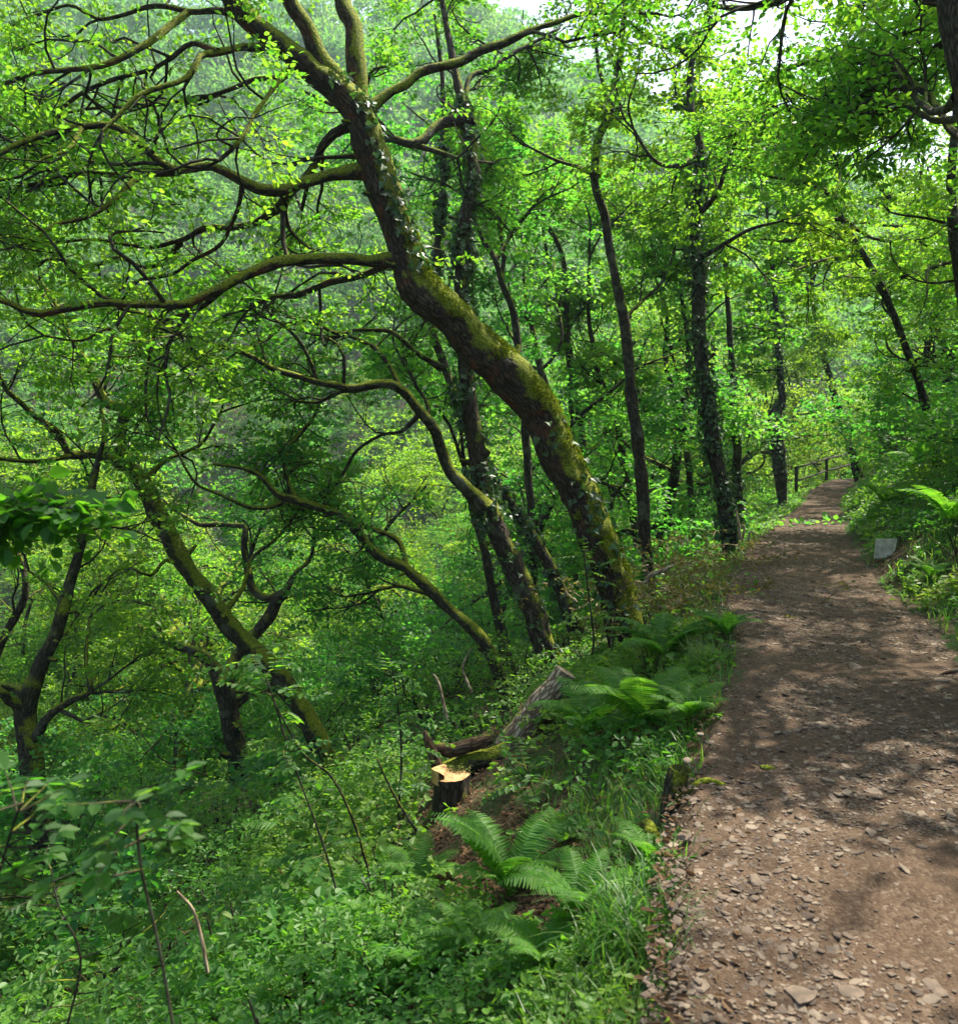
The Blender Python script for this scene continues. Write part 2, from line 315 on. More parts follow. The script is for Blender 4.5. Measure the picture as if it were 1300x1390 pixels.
def leaves(mb, pos, axis, nrm, size, shape='oval', rn=None, fold=.25, curl=.15):
    """one small folded face pair (or strip) for each leaf"""
    pos = np.asarray(pos, float); n = len(pos)
    if n == 0: return
    axis = unit(axis); side = unit(np.cross(axis, nrm)); nr = np.cross(side, axis)
    S = LEAF[shape]; k = len(S)
    size = np.broadcast_to(size, (n,))
    mid = [0, k - 1]
    V = []
    for sgn in (1, -1):
        for x, y in S:
            V.append(pos + size[:, None] * (axis * y + side * (x * sgn) + nr * (fold * x - curl * y * y)))
    V = np.stack(V, 1)
    base = np.arange(n)[:, None] * (2 * k)
    fR = base + np.arange(k)[None]; fL = base + (k + np.arange(k)[::-1])[None]
    F_ = np.stack([fR, fL], 1).reshape(-1, k)
    rn = rng.random(n) if rn is None else rn
    mb.add(V.reshape(-1, 3), F_, None, np.repeat(rn, 2))
def rosettes(mb, A, D, per, size, shape, spread, flat=.32, clump=None, vary=.6, tilt=.5, crn=None):
    """sprays of leaves round the anchor points A (twig direction D), lying mostly flat"""
    A = np.asarray(A); D = np.asarray(D); n = len(A)
    if n == 0: return
    idx = np.repeat(np.arange(n), per); m = len(idx)
    az = rng.random(m) * 2 * np.pi
    rad = np.stack([np.cos(az), np.sin(az), rng.normal(0, .35, m)], -1)
    off = rad * [1, 1, flat] * (rng.random(m)[:, None] ** .6) * spread
    pos = A[idx] + off
    ax = unit(rad * .8 + D[idx] * .55 + rng.normal(0, .25, (m, 3)))
    nr = unit(np.array([0, 0, 1.]) + rng.normal(0, tilt, (m, 3)))
    sz = size * (1 - vary / 2 + vary * rng.random(m))
    base = rng.random(n) if crn is None else crn
    rn = np.clip(.5 * base[idx] + .5 * rng.random(m), 0, 1)
    leaves(mb, pos, ax, nr, sz, shape, rn)

def wander(start, d, L, step, wig, up, seglen=None):
    n = max(3, int(L / step) + 1); st = L / (n - 1)
    pts = [np.asarray(start, float)]; d = np.asarray(d, float) / (np.linalg.norm(d) + 1e-9)
    k = rng.normal(0, wig, 3)
    for i in range(n - 1):
        k = k * .55 + rng.normal(0, wig, 3)
        d = d + k; d[2] += up; d /= np.linalg.norm(d) + 1e-9
        pts.append(pts[-1] + d * st)
    return np.array(pts), d
class Crown:
    """grows side branches and twigs from wood already placed, and gathers leaf anchors"""
    def __init__(s, twigs, lens=(1.6, .8, .38), dens=(3.0, 5.5, 8.0), radk=.55, wig=.22, up=.02, flat=.6, sides=(5, 4, 3), bare=(.12, .15, .2), push=.0):
        s.push = push;
        s.t = twigs; s.lens = lens; s.dens = dens; s.radk = radk; s.wig = wig; s.up = up; s.flat = flat; s.sides = sides; s.A = []; s.D = []; s.bare = bare; s.keep = None
    def children(s, p, r, lvl, t0=0.15, lenk=1., dens=None):
        seg = np.linalg.norm(np.diff(p, axis=0), axis=1); cum = np.concatenate([[0], np.cumsum(seg)]); L = cum[-1]
        if L <= 0: return
        n = rng.poisson(max(.2, (dens or s.dens[lvl]) * L * (1 - t0)))
        ts = t0 + (1 - t0) * rng.random(n)
        for t in ts:
            i = min(np.searchsorted(cum, t * L) - 1, len(p) - 2); i = max(i, 0)
            f = (t * L - cum[i]) / max(seg[i], 1e-6); q = p[i] + (p[i + 1] - p[i]) * f
            dd = unit(p[i + 1] - p[i]); rr = r[i] + (r[i + 1] - r[i]) * f
            rnd = rng.normal(0, 1, 3); rnd -= dd * (rnd @ dd); rnd[2] *= s.flat; rnd = unit(rnd)
            ang = rng.uniform(.55, 1.15); cd = dd * math.cos(ang) + rnd * math.sin(ang); cd[2] = cd[2] * (.5 + .5 * s.flat) + .05; cd[1] += s.push
            ln = s.lens[lvl] * lenk * rng.uniform(.55, 1.25) * (1 - .35 * t)
            s.branch(q, cd, ln, min(rr * .62, ln * .016 + .002), lvl)
        
    def branch(s, q, d, ln, r0, lvl):
        if s.keep is not None and lvl == 0 and not s.keep(q, d, ln): return
        step = (.16, .11, .09)[lvl] if ln < 2.5 else .25
        pts, e = wander(q, d, ln, step, s.wig * (1, .9, .7)[lvl], s.up)
        rr = np.linspace(r0, max(r0 * .35, .0015), len(pts))
        if s.sides[lvl]: tube(s.t, pts, rr, s.sides[lvl], seed=int(rng.integers(99)))
        if lvl < 2: s.children(pts, rr, lvl + 1, s.bare[lvl + 1])
        k = max(1, int(ln / .16))
        ids = np.unique(np.linspace(len(pts) * .4, len(pts) - 1, k).astype(int))
        if lvl == 2 or lvl == 1:
            if lvl == 1: ids = ids[-1:]
            for i in ids: s.A.append(pts[i]); s.D.append(e)

WOODLABEL = []
def trace_pts(tr, d0, wk=1.):
    """(px,py,width[,dd]) rows -> xyz,r rows; dd = change of depth from d0, interpolated where missing"""
    n = len(tr); dd = np.full(n, np.nan)
    for i, t in enumerate(tr):
        if len(t) > 3: dd[i] = t[3]
    k = ~np.isnan(dd)
    dd = np.interp(np.arange(n), np.arange(n)[k], dd[k]) if k.any() else np.zeros(n)
    out = []
    for t, q in zip(tr, dd):
        d = d0 + q; out.append([*P(t[0], t[1], d), t[2] / 2 / F * d * wk])
    return out

PUSH = .38; SEED = [100]
def hero(name, label, group, d0, trunk, limbs=(), bark='bark', leaf='oak', crown=None, leafsize=.09, shape='oval', per=6, spread=.13,
         trunkside=0, growtop=None, ivy=None, k=18, bump=.16, tdens=1.4, lenk=1., limbdens=2.4, t0=.25, base=True, cat='tree', moss=0):
    global rng
    SEED[0] += 1; rng = np.random.default_rng(SEED[0])
    wk = .88 if moss else .90 if k >= 20 else .80
    tp = trace_pts(trunk, d0, wk)
    if base:                                # carry the trunk down into the soil with a root flare
        a = np.array(tp[0]); dn = unit((a[:3] - np.array(tp[1])[:3])) ; dn = unit(dn * .7 + [0, 0, -.5])
        if dn[2] > -.3: dn = unit([dn[0], dn[1], -.5])
        q = a.copy(); ext = []
        for _ in range(120):
            q = q.copy(); q[:3] += dn * .18; ext.append(q)
            if q[2] < Hs(q[0], q[1]) - .12: break
        gap = len(ext) * .18
        for i, e in enumerate(ext): e[3] *= 1 + .6 * math.exp(-(len(ext) - 1 - i) * .18 / .28)
        tp = [e for e in ext[::-1]] + [list(a)] + tp[1:]
        print('TREE', name, 'z', round(a[2], 2), 'ground', round(Hs(a[0], a[1]), 2), 'gap', round(gap, 2))
    root = np.array(tp[0][:3]); root[2] = Hs(root[0], root[1])
    T = empty(name, root, label=label, cat=cat, group=group)
    wood = MB(); tw = MB(); lf = MB()
    sp = spline(tp, .07 if k > 14 else .14)
    jit = .25 * sp[:, 3:4] * np.stack([noise(sp[:, :3], 2.2, s) for s in (21, 22, 23)], -1); sp[:, :3] += jit
    tube(wood, sp[:, :3], sp[:, 3], k, bump, seed=int(rng.integers(50)))
    cc = dict(push=PUSH); cc.update(crown or {}); C = Crown(tw, **cc)
    lo = int(len(sp) * trunkside)
    if tdens: C.children(sp[lo:, :3], sp[lo:, 3] * .6, 0, 0.0, lenk, tdens)
    for lb in limbs:
        opt = {}
        if isinstance(lb, tuple): lb, opt = lb
        lp = spline(trace_pts(lb, d0, wk), .08)
        lj = .5 * lp[:, 3:4] * np.stack([noise(lp[:, :3], 4, s) for s in (31, 32, 33)], -1); lj[:3] = 0; lp[:, :3] += lj
        kk = 12 if lp[0, 3] > .05 else 8
        m = MB(); lp[:4, 3] *= np.linspace(1.35, 1, len(lp[:4])); tube(m, lp[:, :3], lp[:, 3], kk, bump * .8, seed=int(rng.integers(50)))
        m.build('limb', M[opt.get('bark', bark)], T, origin=root)
        C.children(lp[:, :3], lp[:, 3], 0, opt.get('t0', t0), opt.get('lenk', lenk), opt.get('dens', limbdens))
        e = unit(lp[-1, :3] - lp[-3, :3])
        for _ in range(2): C.branch(lp[-1, :3], e + rng.normal(0, .35, 3), C.lens[0] * .8, lp[-1, 3] * .9, 0)
    if growtop:
        e = unit(sp[-1, :3] - sp[-4, :3]); n, L = growtop
        for _ in range(n):
            pts, _e = wander(sp[-1, :3], e + rng.normal(0, .30, 3) + [0, 0, .2], L, .25, .12, .02)
            rr = np.linspace(sp[-1, 3] * .9, .012, len(pts)); tube(tw, pts, rr, 7)
            C.children(pts, rr, 0, .0, lenk, 2.6)
    for _ in range(5 if k > 14 else 2):
        i = int(rng.uniform(.15, .8) * len(sp)); dd = unit(sp[min(i + 1, len(sp) - 1), :3] - sp[i, :3]); o = rng.normal(0, 1, 3); o -= dd * (o @ dd); o = unit(o); r_ = sp[i, 3] * (.5 if moss else 1.); 
        pts = sp[i, :3] + o * np.array([0, sp[i, 3] * .8, sp[i, 3] + r_ * .3, sp[i, 3] + r_ * (.5 + rng.random())])[:, None] + dd * np.array([0, 0, r_ * .15, r_ * .5])[:, None]
        tube(wood, pts, np.array([.62, .50, .30, .22]) * r_, 9, .2, 3, cap=True)
    wood.build('trunk', M[bark], T, origin=root)
    if tw.n: tw.build('twigs', M['twig'], T, origin=root)
    if C.A:
        A = np.array(C.A); D = np.array(C.D)
        rosettes(lf, A, D, per, leafsize, shape, spread, crn=.5 + .5 * noise(A, 1.3, 77))
        lf.build('crown', M[leaf], T, smooth=False, origin=root)
        print('   leaves', len(A) * per)
    if moss:
        mo = MB(); n = moss; q = sp[int(.08 * len(sp)):int(.56 * len(sp))]; t, aa, bb = frames(q[:, :3]); i = rng.integers(0, len(q), n); th = rng.random(n) * 2 * np.pi
        dr = np.cos(th)[:, None] * aa[i] + np.sin(th)[:, None] * bb[i]; pos = q[i, :3] + dr * q[i, 3:4] * (1 + .05 * rng.random((n, 1))) + t[i] * rng.normal(0, .03, (n, 1))
        keep = (dr @ unit([.8, -.15, .9]) + 1.1 * noise(pos, 4.5, 5) + .7 * noise(pos, 14, 6)) > .60; pos = pos[keep]; dr = dr[keep]; n = len(pos)
        leaves(mo, pos, unit(dr + rng.normal(0, .7, (n, 3)) + [0, 0, -.2]), unit(rng.normal(0, 1, (n, 3))), .012 + .022 * rng.random(n), 'kite')
        mo.build('moss', M['moss'], T, smooth=False, origin=root)
    if ivy:
        iv = MB()
        for (a, b, dens, thick, az) in ivy:
            lo_, hi_ = int(a * len(sp)), max(int(b * len(sp)), int(a * len(sp)) + 3)
            q = sp[lo_:hi_]; L = np.linalg.norm(np.diff(q[:, :3], axis=0), axis=1).sum()
            n = int(dens * L); t, aa, bb = frames(q[:, :3]); i = rng.integers(0, len(q), n)
            th = rng.random(n) * 2 * np.pi; dr = np.cos(th)[:, None] * aa[i] + np.sin(th)[:, None] * bb[i]
            if az is not None: keep = dr @ unit(az) > .35; i = i[keep]; dr = dr[keep]; n = len(i)
            keep = noise(q[i, :3] + dr * .1, 3.5, 12) > -.35 + .25 * rng.random(n); i = i[keep]; dr = dr[keep]; n = len(i)
            pos = q[i, :3] + dr * (q[i, 3:4] * 1.05 + rng.random((n, 1)) ** 1.5 * thick) + t[i] * rng.normal(0, .03, (n, 1))
            ax = unit(rng.normal(0, .5, (n, 3)) + [0, 0, -.5] + dr * .5)
            leaves(iv, pos, ax, unit(dr + [0, 0, .35] + rng.normal(0, .35, (n, 3))), .055 + .035 * rng.random(n), 'ivy')
        iv.build('ivy', M['ivy'], T, smooth=False, origin=root)
    return T

def copy_tree(T, loc, rz, s, label=None):
    c = T.copy(); sc.collection.objects.link(c); c.location = tuple(float(a) for a in loc); c.rotation_euler = (rng.normal(0, .04), rng.normal(0, .04), rz)
    c.scale = (s, s, s)
    if label: c['label'] = label
    for ch in T.children:
        d = ch.copy(); sc.collection.objects.link(d); d.parent = c
    return c
# ------------------------------------------------------------------ the setting
def project(p):
    q = np.asarray(p, float) - EYE; c, s_ = math.cos(PITCH), math.sin(PITCH)
    d = q[..., 1] * c - q[..., 2] * s_; u = q[..., 1] * s_ + q[..., 2] * c
    return 650 + F * q[..., 0] / d, 650 - F * u / d, d
def G(px, py, dmax=60):
    """ground point seen at a photograph pixel"""
    for d in np.arange(1.5, dmax, .03):
        p = P(px, py, d)
        if p[2] < Hs(p[0], p[1]): return np.array([p[0], p[1], Hs(p[0], p[1])])
    return P(px, py, dmax)
def grow_axis(lo, hi, st, far_lo, far_hi, k=1.09):
    a = list(np.arange(lo, hi, st)); s = st
    while a[-1] < far_hi: s *= k; a.append(a[-1] + s)
    s = st; b = [lo]
    while b[-1] > far_lo: s *= k; b.append(b[-1] - s)
    return np.array(b[1:][::-1] + a)
xs = grow_axis(-9, 12, .13, -400, 400); ys = grow_axis(-2, 24, .13, -60, 420)
X, Y = np.meshgrid(xs, ys); Z = H(X, Y)
onp = (X > xl(Y) + .12) & (X < xr(Y) - .12); Z = np.where(onp & (Y < 58), Z - .06, Z)
g = MB(); nx, ny = len(xs), len(ys)
i = np.arange(ny - 1)[:, None] * nx; j = np.arange(nx - 1)[None]
g.add(np.stack([X, Y, Z], -1), np.stack([i + j, i + j + 1, i + nx + j + 1, i + nx + j], -1).reshape(-1, 4))
tag(g.build('ground', M['ground']), kind='structure')
# the path: its own sheet, crowned and dished, edges running under the verges
yy = np.concatenate([np.arange(-3, 10, .035), np.arange(10, 20, .07), np.arange(20, 58, .2)]); tt = np.linspace(-.10, 1.10, 60)
YY = np.repeat(yy[:, None], 60, 1); wd = xr(YY) - xl(YY); XX = xl(YY) + tt[None] * wd
pp = np.stack([XX, YY], -1)
ZZp = zp(YY) + .012 + .02 * noise(pp, 1.6, 41) + .012 * noise(pp, 5, 42) + .007 * noise(pp, 17, 43) + .004 * noise(pp, 40, 44)
edge = np.maximum(np.maximum(-tt, tt - 1), 0)[None] * wd; ZZp = ZZp - edge * 1.1
g = MB(); n_, k_ = len(yy), 60; i = np.arange(n_ - 1)[:, None] * k_; j = np.arange(k_ - 1)[None]
g.add(np.stack([XX, YY, ZZp], -1), np.stack([i + j, i + j + 1, i + k_ + j + 1, i + k_ + j], -1).reshape(-1, 4))
tag(g.build('path', M['path']), kind='structure')
def zpath(x, y):
    p = np.stack([x, y], -1)
    return zp(y) + .012 + .02 * noise(p, 1.6, 41) + .012 * noise(p, 5, 42) + .007 * noise(p, 17, 43)

# ------------------------------------------------------------------ traced trees
ivyfull = lambda a, b, dn=260, th=.06: (a, b, dn, th, None)
TW = 'leaning oaks on the slope below the path'
hero('oak_tree', 'thick mossy leaning oak with ivy up its trunk, the largest tree, beside the path', None, 9.0,
  [(856,880,66),(846,850,60),(830,780,56),(795,700,55),(762,630,58),(725,555,60,-.2),(690,505,63),(645,470,60),(600,420,57,-.4),(560,370,55),(535,310,51),(515,250,50,-.5),(503,200,48),(485,155,44),
   (455,125,42),(420,95,40,-.7),(385,65,37),(350,35,34),(320,0,32),(290,-40,28,-1),(240,-110,20),(170,-170,14,-1.2)],
  limbs=[([(500,190,36,-.5),(488,130,34),(480,60,30),(467,0,27,-.3),(455,-60,22),(445,-150,14,0)], dict(t0=.72)),
   ([(490,150,32,-.5),(452,98,32),(428,60,28),(402,15,24),(385,-30,18,-.9),(370,-100,12,-1.1)], dict(t0=.75)),
   ([(498,150,17,-.5),(520,132,15),(545,116,14),(570,98,14),(600,90,13,-.3),(630,80,14),(660,68,13),(690,58,12),(720,42,10,0),(760,28,8),(800,17,7),(850,18,5,.3)], dict(dens=1.3)),
   ([(500,232,24,-.5),(470,234,21),(450,238,19),(415,248,18,-.7),(381,260,18),(350,258,17),(318,242,15),(287,225,14,-1),(262,228,13),(242,232,13),(221,222,12,-1.1),(195,198,11),(173,180,11),(149,170,11,-1.3),(110,174,10),(69,180,10),(35,192,10),(0,208,9,-1.6),(-50,232,7),(-110,250,5,-1.9)], dict(t0=.4)),
   [(242,232,11,-1.05),(205,237,10),(173,240,9),(140,236,8,-.8),(111,235,8),(90,240,9),(60,248,8),(30,253,7),(0,256,7,-.6),(-60,270,5)],
   [(200,236,8,-1.0),(178,248,8),(155,272,8,-1.3),(128,290,8),(100,300,7),(73,306,6),(50,325,5,-1.6),(10,338,4)],
   [(488,168,16,-.5),(455,180,15),(437,200,13),(430,222,13,-.2),(412,245,12),(390,266,11)],
   ([(392,262,13,-.7),(375,285,13),(345,303,12),(320,308,12,-.4),(280,310,10),(262,318,9),(240,328,9,-.1),(210,335,8),(170,331,6),(130,325,5,.2),(80,330,4)], {}),
   ([(546,352,24,-.4),(520,353,20),(490,353,19),(440,353,18,-.8),(400,353,17),(365,358,17),(330,375,16,-1.2),(290,397,15),(250,415,14),(200,413,13),(150,412,12,-1.6),(100,418,12),(55,427,11),(25,418,10),(0,406,10,-1.9),(-60,395,7)], dict(t0=.35)),
   [(543,348,14,-.4),(520,362,11),(495,372,10,-.1),(460,382,10),(430,388,9),(402,402,9,.3),(375,402,7),(352,410,5)],
   ([(345,30,13,-.8),(311,20,12),(280,16,10),(256,15,9,-.5),(225,8,8),(199,9,8),(166,21,7,-.2),(138,26,7),(114,15,6),(93,7,5),(50,20,5,0),(0,42,4)], {}),
   [(256,16,9,-.5),(226,40,10),(195,62,10,-.9),(165,78,9),(135,88,9),(100,94,8),(50,99,8,-1.3),(0,115,7),(-60,130,5)],
   [(358,65,13,-.8),(330,64,11),(311,69,11),(288,72,11,-1.1),(273,78,10),(263,97,10),(242,111,9,-1.4),(207,122,9),(182,134,8),(160,158,6),(140,178,5,-1.7)],
   [(296,70,9,-1.1),(262,60,8),(235,78,8,-.8),(200,96,7),(150,110,7),(110,128,7,-.5),(70,160,5),(30,200,4)],
   [(400,92,10,-.7),(384,101,9),(339,111,8,-.3),(294,128,8),(253,137,7),(187,142,7,0),(118,148,5),(60,160,4)],
   [(392,98,9,-.7),(372,118,8),(350,148,7,-1.1),(340,170,7),(329,187,7),(298,218,6,-1.3)],
   [(500,212,10,-.5),(480,212,8),(455,213,7),(432,214,5)],
   [(245,330,8,-.1),(225,352,7),(196,362,6,.3),(160,350,6),(120,362,5,.6),(70,352,5),(20,372,4,.8),(-30,365,3)],
   [(300,393,9,-1.2),(270,420,7),(232,432,6,-.8),(200,452,6),(150,446,5,-.5),(110,462,4),(60,455,4,-.3)],
   [(330,248,8,-.9),(322,285,7),(300,330,6,-.5),(262,352,6),(235,372,5,-.2),(190,380,4)],
   [(110,174,7,-1.4),(92,205,6),(60,214,5,-1.7),(30,238,5),(-10,245,4)],
   [(455,-20,9,-.3),(410,-10,8),(370,-30,7,.1),(320,-22,6),(270,-40,5,.5)]],
  bark='bark_moss', leaf='oak', k=40, bump=.20, tdens=.0, lenk=.85, limbdens=3.0, leafsize=.058, shape='oval', per=11, spread=.15, growtop=(4, 2.8),
  crown=dict(lens=(1.9, .85, .36), dens=(2.9, 4.6, 6.6), wig=.29, push=.55, bare=(.12, .30, .2)), moss=60000,
  ivy=[(.02, .30, 130, .035, (.4, -.8, .1)), (.50, .74, 330, .05, (.9, -.35, .3)), (.0, .2, 120, .05, (-.2, -1, 0))])
hero('oak_tree', 'forked oak directly behind the big leaning oak, ivy dense on its upright stem', None, 10.8,
  [(745,898,36),(735,868,34),(714,810,33),(690,750,33),(670,705,33),(655,675,32),(650,640,27),(645,600,25),(636,550,24),(632,500,24),(630,450,24,.2),(626,400,22),(627,350,22),(630,300,21),(640,250,19,.4),(640,205,18),(632,160,15),(620,110,13,.6),(610,60,10),(600,0,8,.8)],
  limbs=[([(658,690,26,-.1),(630,658,21),(612,638,20),(600,612,18,-.2),(590,590,17),(572,560,16),(546,532,15,-.5),(520,522,14),(480,526,13),(450,520,11,-.9),(420,517,10),(395,508,10),(370,500,9,-1.1),(340,482,7),(300,470,5),(250,455,4,-1.3)], dict(bark='bark_green')),
   [(480,526,7,-.7),(455,535,6),(430,546,5,-.3),(405,545,4)],
   ([(634,162,14,.5),(612,164,15),(594,173,15,.3),(575,188,14),(560,195,13,.1),(535,188,12)], dict(dens=.6)),
   [(640,168,10,.5),(632,130,9),(640,104,8),(662,95,8,.9),(700,70,7),(740,50,5,1.3)],
   [(560,196,8,.2),(600,208,7,.0),(620,215,5)],
   [(430,516,6,-.9),(415,475,6),(395,450,5,-1.2),(370,430,4)],
   [(545,532,9,-.5),(530,500,8),(505,470,7,-.1),(470,455,6),(440,462,6,.3),(405,440,5),(370,448,4,.6)],
   [(600,500,9,.0),(565,478,8),(530,450,7,-.3),(490,448,6),(455,452,6,-.6),(420,435,5),(385,440,4,-.8)],
   [(572,560,7,-.3),(545,585,6),(520,590,5,0),(485,612,5),(455,660,4,.3)]],
  bark='bark', k=24, trunkside=.45, tdens=1.3, leaf='oak', per=11, leafsize=.062, shape='oval', growtop=(2, 2.),
  ivy=[ivyfull(.22, .62, 420, .10), ivyfull(.05, .22, 90, .03), ivyfull(.62, .85, 260, .05)])
hero('oak_tree', 'thin ivy-covered tree leaning left between the two large leaning oaks', None, 12.5,
  [(778,850,26),(755,790,22),(737,752,20),(715,715,18),(692,680,17),(662,640,16),(642,600,16),(620,545,16),(600,490,15),(585,440,13,.2),(590,380,12),(597,300,11),(603,200,10,.5),(600,110,8),(590,20,5,.8)],
  bark='bark_dark', k=12, trunkside=.5, tdens=1.6, leaf='oak', per=11, leafsize=.062, shape='oval',
  ivy=[ivyfull(.05, .45, 260, .05), ivyfull(.55, .85, 300, .07)])
hero('oak_tree', 'slender low oak with bright moss along its arching trunk, left of the forked oak', None, 11.2,
  [(690,965,24),(675,908,22),(652,868,22),(625,840,20),(595,812,20),(570,790,19),(545,770,19),(515,755,18,-.2),(490,727,16),(470,706,18),(445,694,15,-.4),(420,685,15),(400,678,14),(375,670,11),(355,648,9,-.7),(330,636,7),(290,630,5,-.9)],
  limbs=[[(555,780,9,0),(548,755,9),(540,735,10,.3),(520,722,9),(500,716,8),(480,712,7,.5)],
   [(400,676,10,-.4),(389,645,9),(390,614,9,-.2),(405,592,8),(420,575,7),(428,560,4,0)],
   [(392,674,9,-.4),(372,688,8),(345,690,8,-.7),(325,684,7),(300,672,6),(270,660,5,-1),(255,640,5),(240,612,4)],
   [(590,808,9,0),(560,800,8),(540,795,6,.3),(515,800,5)]],
  bark='bark_green', k=18, trunkside=.6, tdens=2.2, leaf='bush', per=11, leafsize=.062, shape='oval', lenk=.8)
hero('oak_tree', 'curving oak on the left slope whose trunk forks in a T near its top', None, 10.8,
  [(470,1085,36),(440,1030,33),(408,962,30),(375,915,30),(342,882,30),(312,850,29),(285,810,28),(260,780,28),(235,742,28),(214,700,27),(195,655,25),(178,637,22),(165,626,18)],
  limbs=[([(180,634,20,0),(150,622,16),(125,617,14),(100,617,13,-.2),(88,606,11),(80,588,11),(60,572,10),(38,556,9,-.6),(10,530,8),(0,512,7),(-20,480,6,-1)], {}),
   [(105,617,10,-.2),(85,621,8),(60,626,7,-.5),(20,625,6),(-40,616,5,-.8)],
   ([(168,638,17,0),(165,600,16),(166,572,16),(168,556,16),(152,550,14,.1),(141,543,13),(130,518,12),(113,485,11,.3),(97,455,10),(84,430,9),(70,400,7,.6),(40,372,5)], {}),
   [(140,612,7,.0),(143,580,8),(137,556,7,.3),(145,520,5)],
   [(186,668,11,0),(168,676,9),(150,678,8,-.3),(130,668,6),(120,650,5,-.5)],
   [(168,558,8,.0),(185,545,6),(205,535,6,.3),(245,515,4,.5)],
   [(200,648,8,0),(225,625,6),(250,615,6,.3),(275,600,5),(300,560,4,.6)],
   [(250,770,8,0),(225,760,6),(205,780,6,-.3),(170,770,5),(140,790,4,-.5)],
   [(300,835,9,0),(330,800,7),(340,760,6,.4),(372,735,5),(400,700,4,.7)]],
  bark='bark_green', k=26, bump=.18, trunkside=.8, tdens=.8, leaf='oak', per=11, leafsize=.062, shape='oval', lenk=.85)
hero('oak_tree', 'dark upright trunk on the left slope with a looping right branch', None, 13.6,
  [(333,1088,36),(323,1030,31),(313,980,29),(304,938,27),(293,908,22),(274,890,17),(250,880,13,.3),(220,868,10),(188,850,7,.6)],
  limbs=[([(304,930,22,0),(322,890,19,.2),(343,866,18),(362,842,18),(378,816,18,.5),(390,802,13),(372,811,13),(350,808,13),(339,788,12,.8),(332,752,11),(334,720,10),(325,714,8),(300,711,8,1.1),(270,712,7),(242,695,6),(222,678,4,1.3)], {}),
   [(388,803,9,.5),(400,780,8),(420,760,6,.8),(426,732,5)],
   [(335,770,6,.8),(345,740,6),(355,715,4,1)]],
  bark='bark_dark', k=20, tdens=1.2, trunkside=.5, leaf='bush', per=11, leafsize=.062, shape='oval')
hero('oak_tree', 'spreading oak at the far left edge with a mossy pale upper stem', None, 9.4,
  [(60,1175,34),(50,1110,33),(42,1040,34),(35,990,32),(36,960,30),(46,925,26),(60,890,22),(73,868,20),(86,830,18),(100,780,16),(110,740,14),(118,700,13),(128,650,10),(140,600,7)],
  limbs=[[(34,968,17,0),(15,948,15),(-5,935,13,-.3),(-40,925,9)],
   [(36,942,13,0),(15,932,12),(-20,932,10,.3)],
   [(48,1003,14,0),(60,982,13),(76,962,12,-.2),(100,948,11),(124,936,9,-.3),(117,908,7),(118,872,5),(122,840,4,-.1)],
   [(90,830,7,0),(75,805,6),(62,790,5,.3),(40,775,4)]],
  bark='bark_green', k=24, trunkside=.7, tdens=1.6, leaf='oak', per=11, leafsize=.062, shape='oval', lenk=.8)
hero('oak_tree', 'short dark stem cut by the left edge behind the near leafy spray', None, 12.,
  [(-40,1000,15),(-25,940,14),(3,872,13),(20,840,13),(34,810,12),(33,780,11),(25,755,10),(15,715,8),(5,660,5)],
  bark='bark', k=12, trunkside=.6, tdens=1.6, per=11, leafsize=.062, shape='oval')
hero('oak_tree', 'tall slim sinuous oak right of the big leaning oak, bare below', None, 14.,
  [(876,728,22),(870,650,20),(862,580,20),(853,500,18),(848,440,18),(840,400,16),(828,340,15),(820,290,15),(809,255,14),(808,230,14),(812,190,13),(826,155,13),(836,110,12),(843,60,10),(848,10,9),(850,-60,7)],
  limbs=[[(824,160,8,0),(820,125,7),(811,80,7,.3),(806,30,5)],
   [(850,430,7,0),(875,405,6,.5),(900,380,5),(915,340,4,.9)],
   [(812,240,7,0),(780,225,6,.5),(750,215,5),(720,200,4)]],
  bark='bark', k=18, trunkside=.75, tdens=.7, limbdens=.8, crown=dict(push=1.1), leaf='oak', per=12, leafsize=.072, shape='oval', growtop=(3, 2.5))
hero('oak_tree', 'tall dark trunk wrapped in ivy between the slim oak and the path, yellow-green leaves above', None, 13.5,
  [(991,745,28),(985,700,25),(976,650,24),(966,590,24),(958,530,24),(950,480,24),(946,420,22),(948,370,20),(941,320,17),(946,270,15),(953,220,14),(948,190,13),(938,150,12),(936,118,11),(940,80,10),(960,50,9),(963,15,8),(950,-50,6)],
  limbs=[[(936,76,8,0),(920,67,7),(895,63,6,-.3),(873,55,5),(855,30,4)],
   [(948,290,9,0),(972,265,8,-.4),(985,225,7),(1000,190,5,-.8)],
   [(945,210,8,0),(915,225,7,-.6),(885,215,6),(860,175,5,-1)],
   [(950,350,8,0),(985,330,7,-.4),(1020,310,6),(1060,300,4,-.8)]],
  bark='bark_dark', k=18, trunkside=.55, tdens=1.5, crown=dict(push=.9), leaf='yel', per=12, leafsize=.07, shape='oval', growtop=(2, 2.2),
  ivy=[ivyfull(.05, .72, 420, .10)])
SL = 'distant dark trunks among the leaves'
hero('oak_tree', 'stout dark trunk at the left verge just before the rail fence', SL, 27.,
  [(1062,680,17),(1056,620,23),(1051,590,24),(1052,560,20),(1061,543,13),(1058,500,11),(1054,450,10),(1050,380,8),(1045,320,6)],
  bark='bark_dark', k=12, trunkside=.5, tdens=1.6, per=9, leafsize=.13, spread=.2, growtop=(3, 3), lenk=1.4, ivy=[ivyfull(.2, .8, 260, .1)])
